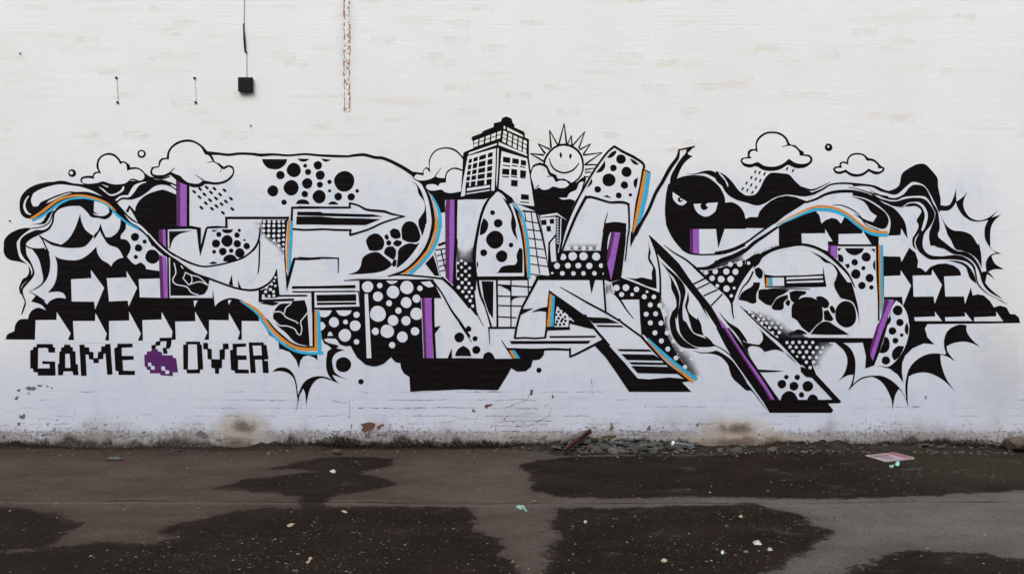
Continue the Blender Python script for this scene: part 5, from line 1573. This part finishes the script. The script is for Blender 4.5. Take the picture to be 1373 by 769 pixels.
rock('boulder', gnd(153, 616) + (.012,), (.07, .04, .02), 'flat grey stone half buried in the dry yard', 14, M_rock[1])
# rusty bar leaning on the heap, boards behind it
def bar(name, p0, p1, w_, t_, mat, label, cat, rough_=0.0, segs=10, parent=None):
    p0, p1 = Vector(p0), Vector(p1); d = (p1 - p0).normalized(); s = d.cross(Vector((0, 0, 1))).normalized(); u = s.cross(d)
    v, f = [], []
    for i in range(segs + 1):
        c = p0.lerp(p1, i / segs); j = lambda: rnd.uniform(-rough_, rough_)
        v += [c + s * (a_ * w_ / 2 + j()) + u * (b_ * t_ / 2 + j()) + d * (j() * 3 if i in (0, segs) else 0) for a_, b_ in ((-1, -1), (1, -1), (1, 1), (-1, 1))]
        if i: o = 4 * i; f += [(o-4+k, o-4+(k+1) % 4, o+(k+1) % 4, o+k) for k in range(4)]
    f += [(3, 2, 1, 0), tuple(4 * segs + k for k in range(4))]
    return link(name, mesh(name, v, f), parent, [mat], label, cat)
M_rust = simple('red_rust', (0.036, 0.015, 0.011), .85, .2, bumps=.6, var=.45, scale=40)
M_wood = simple('weathered_grey_wood', (0.10, 0.092, 0.085), .85, .2, bumps=.5, var=.35, scale=25)
bar('rusty_bar', (wx(753), -.36, .05), (wx(790), -.10, .178), .032, .028, M_rust, 'rust red iron bar leaning up across the rubble heap', 'metal bar', .003)
bar('weathered_board', (wx(751), -.10, .075), (wx(785), -.045, .150), .085, .02, M_wood, 'splintered grey board propped behind the rusty bar', 'board', .007)
bar('short_batten', (wx(806), -.06, .112), (wx(826), -.05, .118), .03, .02, simple('mossy_wood', (.06, .055, .03), .9, bumps=.5), 'short mossy batten lying flat against the wall above slates', 'batten', .004)
v_, f_ = tube([(wx(818), -.16, .085), (wx(819.5), -.15, .105), (wx(822), -.14, .112), (wx(825), -.12, .118), (wx(826), -.08, .140)], .0045, 6)
link('twig', mesh('twig', v_, f_, True), None, [simple('bleached_twig', (.28, .25, .21), .8)], 'bleached bent twig sticking out of the slate rubble', 'twig')
# length of metal channel with a bright end
M_steel = simple('dull_galvanised_steel', (0.30, 0.30, 0.32), .38, .5, metal=.85, bumps=.1)
ch = empty('metal_channel', (wx(911), -.16, .055), 'short grey metal channel with bright cut end beside the slates', 'metal channel')
ra = Matrix.Rotation(math.radians(7), 4, 'Y')
def chp(v): return [tuple(ra @ Vector(q)) for q in v]
Lc, Wc, Tc = .095, .034, .003
v, f = [], []
prof = [(-Wc, -.016), (-Wc, .016), (-Wc + .012, .020), (-.004, .006), (.004, .006), (Wc - .012, .020), (Wc, .016), (Wc, -.016)]
prof2 = [(y * .86, z - Tc * 1.5) for y, z in prof]
for x in (-Lc, Lc):
    v += [(x, y, z) for y, z in prof] + [(x, y, z) for y, z in prof2]
n = len(prof)
for k in range(n - 1):
    f += [(k, k + 1, 2*n + k + 1, 2*n + k), (n + k + 1, n + k, 3*n + k, 3*n + k + 1), (k + 1, k, n + k, n + k + 1), (2*n + k, 2*n + k + 1, 3*n + k + 1, 3*n + k)]
f += [(0, 2*n, 3*n, n), (n - 1, 2*n - 1, 4*n - 1, 3*n - 1)]
link('channel_body', mesh('channel_body', chp(v), f), ch, [M_steel])
v, f = tube(chp([(-Lc - .014, -.012, .008), (-Lc - .004, -.012, .008), (-Lc + .01, -.012, .006)]), [.022, .024, .020], 12)
link('end_cap', mesh('end_cap', v, f), ch, [simple('bright_plastic_cap', (.72, .74, .78), .4)])

# ------------------------------------------------------------------ litter
def quad_on_ground(px):    # four photo corners -> ground points
    return [gnd(*q) for q in px]
sg = quad_on_ground([(1160, 612.4), (1197.5, 608), (1226, 616.6), (1187.5, 621.2)])
c0 = (sum(q[0] for q in sg) / 4, sum(q[1] for q in sg) / 4)
sign = empty('fallen_sign', (c0[0], c0[1], 0), 'pink and white plastic sign lying flat on muddy ground by the wall', 'sign')
def sp(u, v):
    x = (sg[0][0]*(1-u) + sg[1][0]*u)*(1-v) + (sg[3][0]*(1-u) + sg[2][0]*u)*v; y = (sg[0][1]*(1-u) + sg[1][1]*u)*(1-v) + (sg[3][1]*(1-u) + sg[2][1]*u)*v
    return x - c0[0], y - c0[1]
def slab(uv, z0, z1):
    n = len(uv); b_ = [(*sp(*q), z0) for q in uv]; t_ = [(*sp(*q), z1 + .010 * q[1]) for q in uv]
    me = mesh('slab', b_ + t_, [tuple(range(n, 2 * n)), tuple(range(n))[::-1]] + [(k, (k + 1) % n, n + (k + 1) % n, n + k) for k in range(n)])
    bm = bmesh.new(); bm.from_mesh(me); bmesh.ops.recalc_face_normals(bm, faces=bm.faces); bm.to_mesh(me); bm.free(); return me
M_signw = simple('grubby_white_plastic', (.42, .375, .395), .5, .4, var=.15); M_signr = simple('faded_red_print', (.21, .085, .09), .5, .4, var=.25); M_signd = simple('dark_violet_print', (.09, .07, .11), .5, .4); M_signp = simple('pale_pink_print', (.34, .25, .275), .5, .4)
R4 = lambda a, b_, c, d: [(a, c), (b_, c), (b_, d), (a, d)]
link('panel', slab(R4(0, 1, 0, 1), .010, .016), sign, [M_signw])
link('red_band', slab(R4(.68, .96, .04, .96), .017, .0175), sign, [M_signr])
link('red_field', slab(R4(.06, .60, .08, .46), .017, .0175), sign, [M_signr])
link('pink_field', slab(R4(.06, .60, .52, .94), .017, .0175), sign, [M_signp])
for k in range(4):
    a_ = .10 + k * .115
    link('printed_mark', slab([(a_, .14), (a_ + .085, .13), (a_ + .075, .40), (a_ + .01, .41)], .018, .0184), sign, [M_signd])
    link('printed_mark', slab([(a_ + .02, .17), (a_ + .06, .165), (a_ + .055, .34), (a_ + .025, .35)], .0188, .0192), sign, [M_signw])
for k in range(3):
    link('printed_line', slab(R4(.1, .56 - .06 * k, .58 + .12 * k, .62 + .12 * k), .018, .0184), sign, [M_signd])

def scrap(name, pts_px, h, mat, label, cat, crumple=.5, thick=.002):
    """crumpled flat scrap from its photographed outline on the ground"""
    mx_ = sum(q[0] for q in pts_px) / len(pts_px); my_ = sum(q[1] for q in pts_px) / len(pts_px); P_ = [gnd(mx_ + (q[0] - mx_) * .85, my_ + (q[1] - my_) * .85) for q in pts_px]; h *= .6; cx = sum(p[0] for p in P_) / len(P_); cy = sum(p[1] for p in P_) / len(P_); n = len(P_)
    q = random.Random(len(label)); rings = []
    v = [(0, 0, h * .8)]
    for s, hh in ((.55, 1.0), (1.0, .12)):
        for p in P_: v.append(((p[0] - cx) * s, (p[1] - cy) * s, h * hh * (1 - crumple * q.random())))
    f = [(0, 1 + k, 1 + (k + 1) % n) for k in range(n)] + [(1 + k, 1 + n + k, 1 + n + (k + 1) % n, 1 + (k + 1) % n) for k in range(n)]
    m = len(v); v += [(x, y, z - thick) for x, y, z in v]; f += [tuple(m + i for i in g[::-1]) for g in f] + [(1 + n + k, m + 1 + n + k, m + 1 + n + (k + 1) % n, 1 + n + (k + 1) % n) for k in range(n)]
    me = mesh(name, v, f); bm = bmesh.new(); bm.from_mesh(me); bmesh.ops.recalc_face_normals(bm, faces=bm.faces); bm.to_mesh(me); bm.free()
    o = link(name, me, None, [mat], label, cat); o.location = (cx, cy, float(hgt(cx, cy)) + .004); return o
M_teal = simple('pale_teal_paper', (.20, .36, .33), .7, var=.2, scale=60); M_cy = simple('bright_turquoise_plastic', (.26, .56, .54), .5)
M_greens = simple('dull_green_plastic', (.20, .38, .28), .6); M_pale = simple('dirty_white_paper', (.42, .40, .37), .8); M_tan = simple('dry_tan_leaf', (.34, .29, .20), .85, var=.3)
scrap('paper_scrap', [(690, 676.5), (697, 675), (704, 676.5), (706, 680), (708, 684.5), (705, 684), (702, 681), (698, 682), (694, 679.5)], .03, M_teal, 'pale teal paper scrap lying below the joint in the yard', 'paper scrap')
scrap('plastic_scrap', [(1200, 622.5), (1205, 621), (1207.5, 623), (1206, 626.5), (1202, 627.5), (1199.5, 625)], .035, M_cy, 'crumpled turquoise wrapper beside the fallen pink sign', 'wrapper')
scrap('plastic_scrap', [(1191, 626), (1195, 626), (1199, 624.5), (1200, 626), (1197, 629), (1194, 629.5)], .012, M_greens, 'green wrapper shred next to the turquoise wrapper', 'wrapper')
scrap('paper_scrap', [(441, 632.5), (446, 631.6), (449, 630.5), (451.5, 632), (450, 634.5), (446, 635)], .03, M_pale, 'small white paper scrap on damp ground near the mossy foot', 'paper scrap')
scrap('paper_scrap', [(1008, 727), (1012, 725.5), (1015, 727.5), (1020, 727), (1023, 730.5), (1018, 731), (1011, 730.5)], .03, M_pale, 'torn white paper strip on the damp patch', 'paper scrap')
scrap('paper_scrap', [(1028.5, 736), (1034, 735.5), (1037, 737.5), (1033, 739), (1029, 738)], .02, M_pale, 'small folded white card near the torn paper strip', 'card')
scrap('dry_leaf', [(383.5, 704.5), (390, 702), (396.5, 701.8), (392, 705.5), (386, 707)], .02, M_tan, 'curled pale leaf on the damp ground among grit', 'leaf')
scrap('dry_leaf', [(413, 748.5), (418, 746.8), (420.5, 748), (416, 751.5), (413.5, 751.5)], .015, M_tan, 'narrow tan leaf with a second leaf touching its tip', 'leaf')
scrap('dry_leaf', [(409.5, 754), (414, 752), (417, 753), (412.5, 756)], .012, M_tan, 'shorter tan leaf touching the tip of a narrow one', 'leaf')
scrap('plastic_scrap', [(966, 739.5), (969, 738), (972, 740), (970, 742.5), (967, 742)], .02, simple('pale_blue_plastic', (.48, .62, .68), .4), 'pale blue plastic cap on the damp ground', 'bottle cap')
scrap('dry_leaf', [(885, 750), (890, 748.5), (896, 750), (894, 753), (888, 753.5)], .018, M_tan, 'broad yellowish leaf lying alone on dark damp ground', 'leaf')
scrap('dry_leaf', [(990, 691.5), (994, 689), (997, 692), (993, 693.5)], .015, M_tan, 'yellow leaf fragment close under the yard joint', 'leaf')
scrap('paper_scrap', [(782, 697.5), (785, 696.2), (788, 698), (785, 700)], .018, simple('pale_grey_paper', (.40, .42, .42), .8), 'tiny grey paper ball on the damp ground', 'paper scrap')
scrap('dry_leaf', [(457, 684), (462, 683.5), (467, 686.5), (464, 687.5), (459, 685.5)], .012, M_tan, 'thin tan leaf lying just below the yard joint', 'leaf')

# grit: thousands of leaf crumbs and chips of stone
b = NB('mixed_grit'); gcol = b.attr('grit', 'Color'); b.bsdf(gcol, .85, None, .2); M_grit = b.m
pal = [(.16, .13, .10), (.10, .085, .07), (.24, .20, .15), (.07, .06, .05), (.30, .27, .22), (.13, .12, .11), (.36, .33, .28), (.05, .042, .035)]
v, f, gc = [], [], []
def fleck(x, y, s):
    o = len(v); n = rnd.choice((4, 5)); a0 = rnd.uniform(0, 6.28); st = rnd.uniform(.3, 1.0); ro = rnd.uniform(0, 6.28); z = float(hgt(x, y)) + .0015
    tx, ty = rnd.gauss(0, .25), rnd.gauss(0, .25); h = s * rnd.uniform(.2, .5)
    cr, sr = math.cos(ro), math.sin(ro)
    for k in range(n):
        a = a0 + 6.283 * k / n; px_, py_ = s * math.cos(a), s * math.sin(a) * st; q = rnd.uniform(.6, 1.1)
        X_, Y_ = (px_ * cr - py_ * sr) * q, (px_ * sr + py_ * cr) * q
        v.append((x + X_, min(y + Y_, -.004), z))
    v.append((x + tx * s, min(y + ty * s, -.006), z + h))
    for k in range(n): f.append((o + k, o + (k + 1) % n, o + n))
    c = rnd.choice(pal); j = rnd.uniform(.25, .80) * (1.5 if rnd.random() < .03 else .85); gc.extend([(c[0]*j, c[1]*j, c[2]*j, 1)] * (n + 1))
clumps = [gnd(rnd.uniform(0, 1373), rnd.uniform(612, 769)) for _ in range(60)] + [gnd(rnd.uniform(340, 560), rnd.uniform(690, 769)) for _ in range(30)] + [gnd(rnd.uniform(180, 400), rnd.uniform(720, 769)) for _ in range(20)] + [gnd(rnd.uniform(780, 1120), rnd.uniform(685, 769)) for _ in range(30)] + [gnd(rnd.uniform(1060, 1373), rnd.uniform(612, 660)) for _ in range(40)]
for k in range(9500):
    if rnd.random() < .62:
        c = rnd.choice(clumps); x = c[0] + rnd.gauss(0, .20); y = c[1] + rnd.gauss(0, .13)
    else:
        x, y = gnd(rnd.uniform(-20, 1393), rnd.uniform(604, 775))
    if y > -.06: continue
    dry_ = nm is None
    fleck(x, y, abs(rnd.gauss(0, .0026)) + .0016 + (rnd.random() ** 16) * .012)
for k in range(2600):      # coarser scree spilling from the heap and along the wall
    px = rnd.gauss(850, 75) if rnd.random() < .4 else rnd.uniform(940, 1380) if rnd.random() < .55 else rnd.uniform(0, 1373)
    y = -.05 - abs(rnd.gauss(0, .16)); fleck(wx(px), y, abs(rnd.gauss(0, .006)) + .004)
me = mesh('grit', v, f); cattr(me, 'grit', gc)
link('grit', me, None, [M_grit], label='scattered grit and leaf crumbs strewn over the yard', cat='grit', kind='stuff')
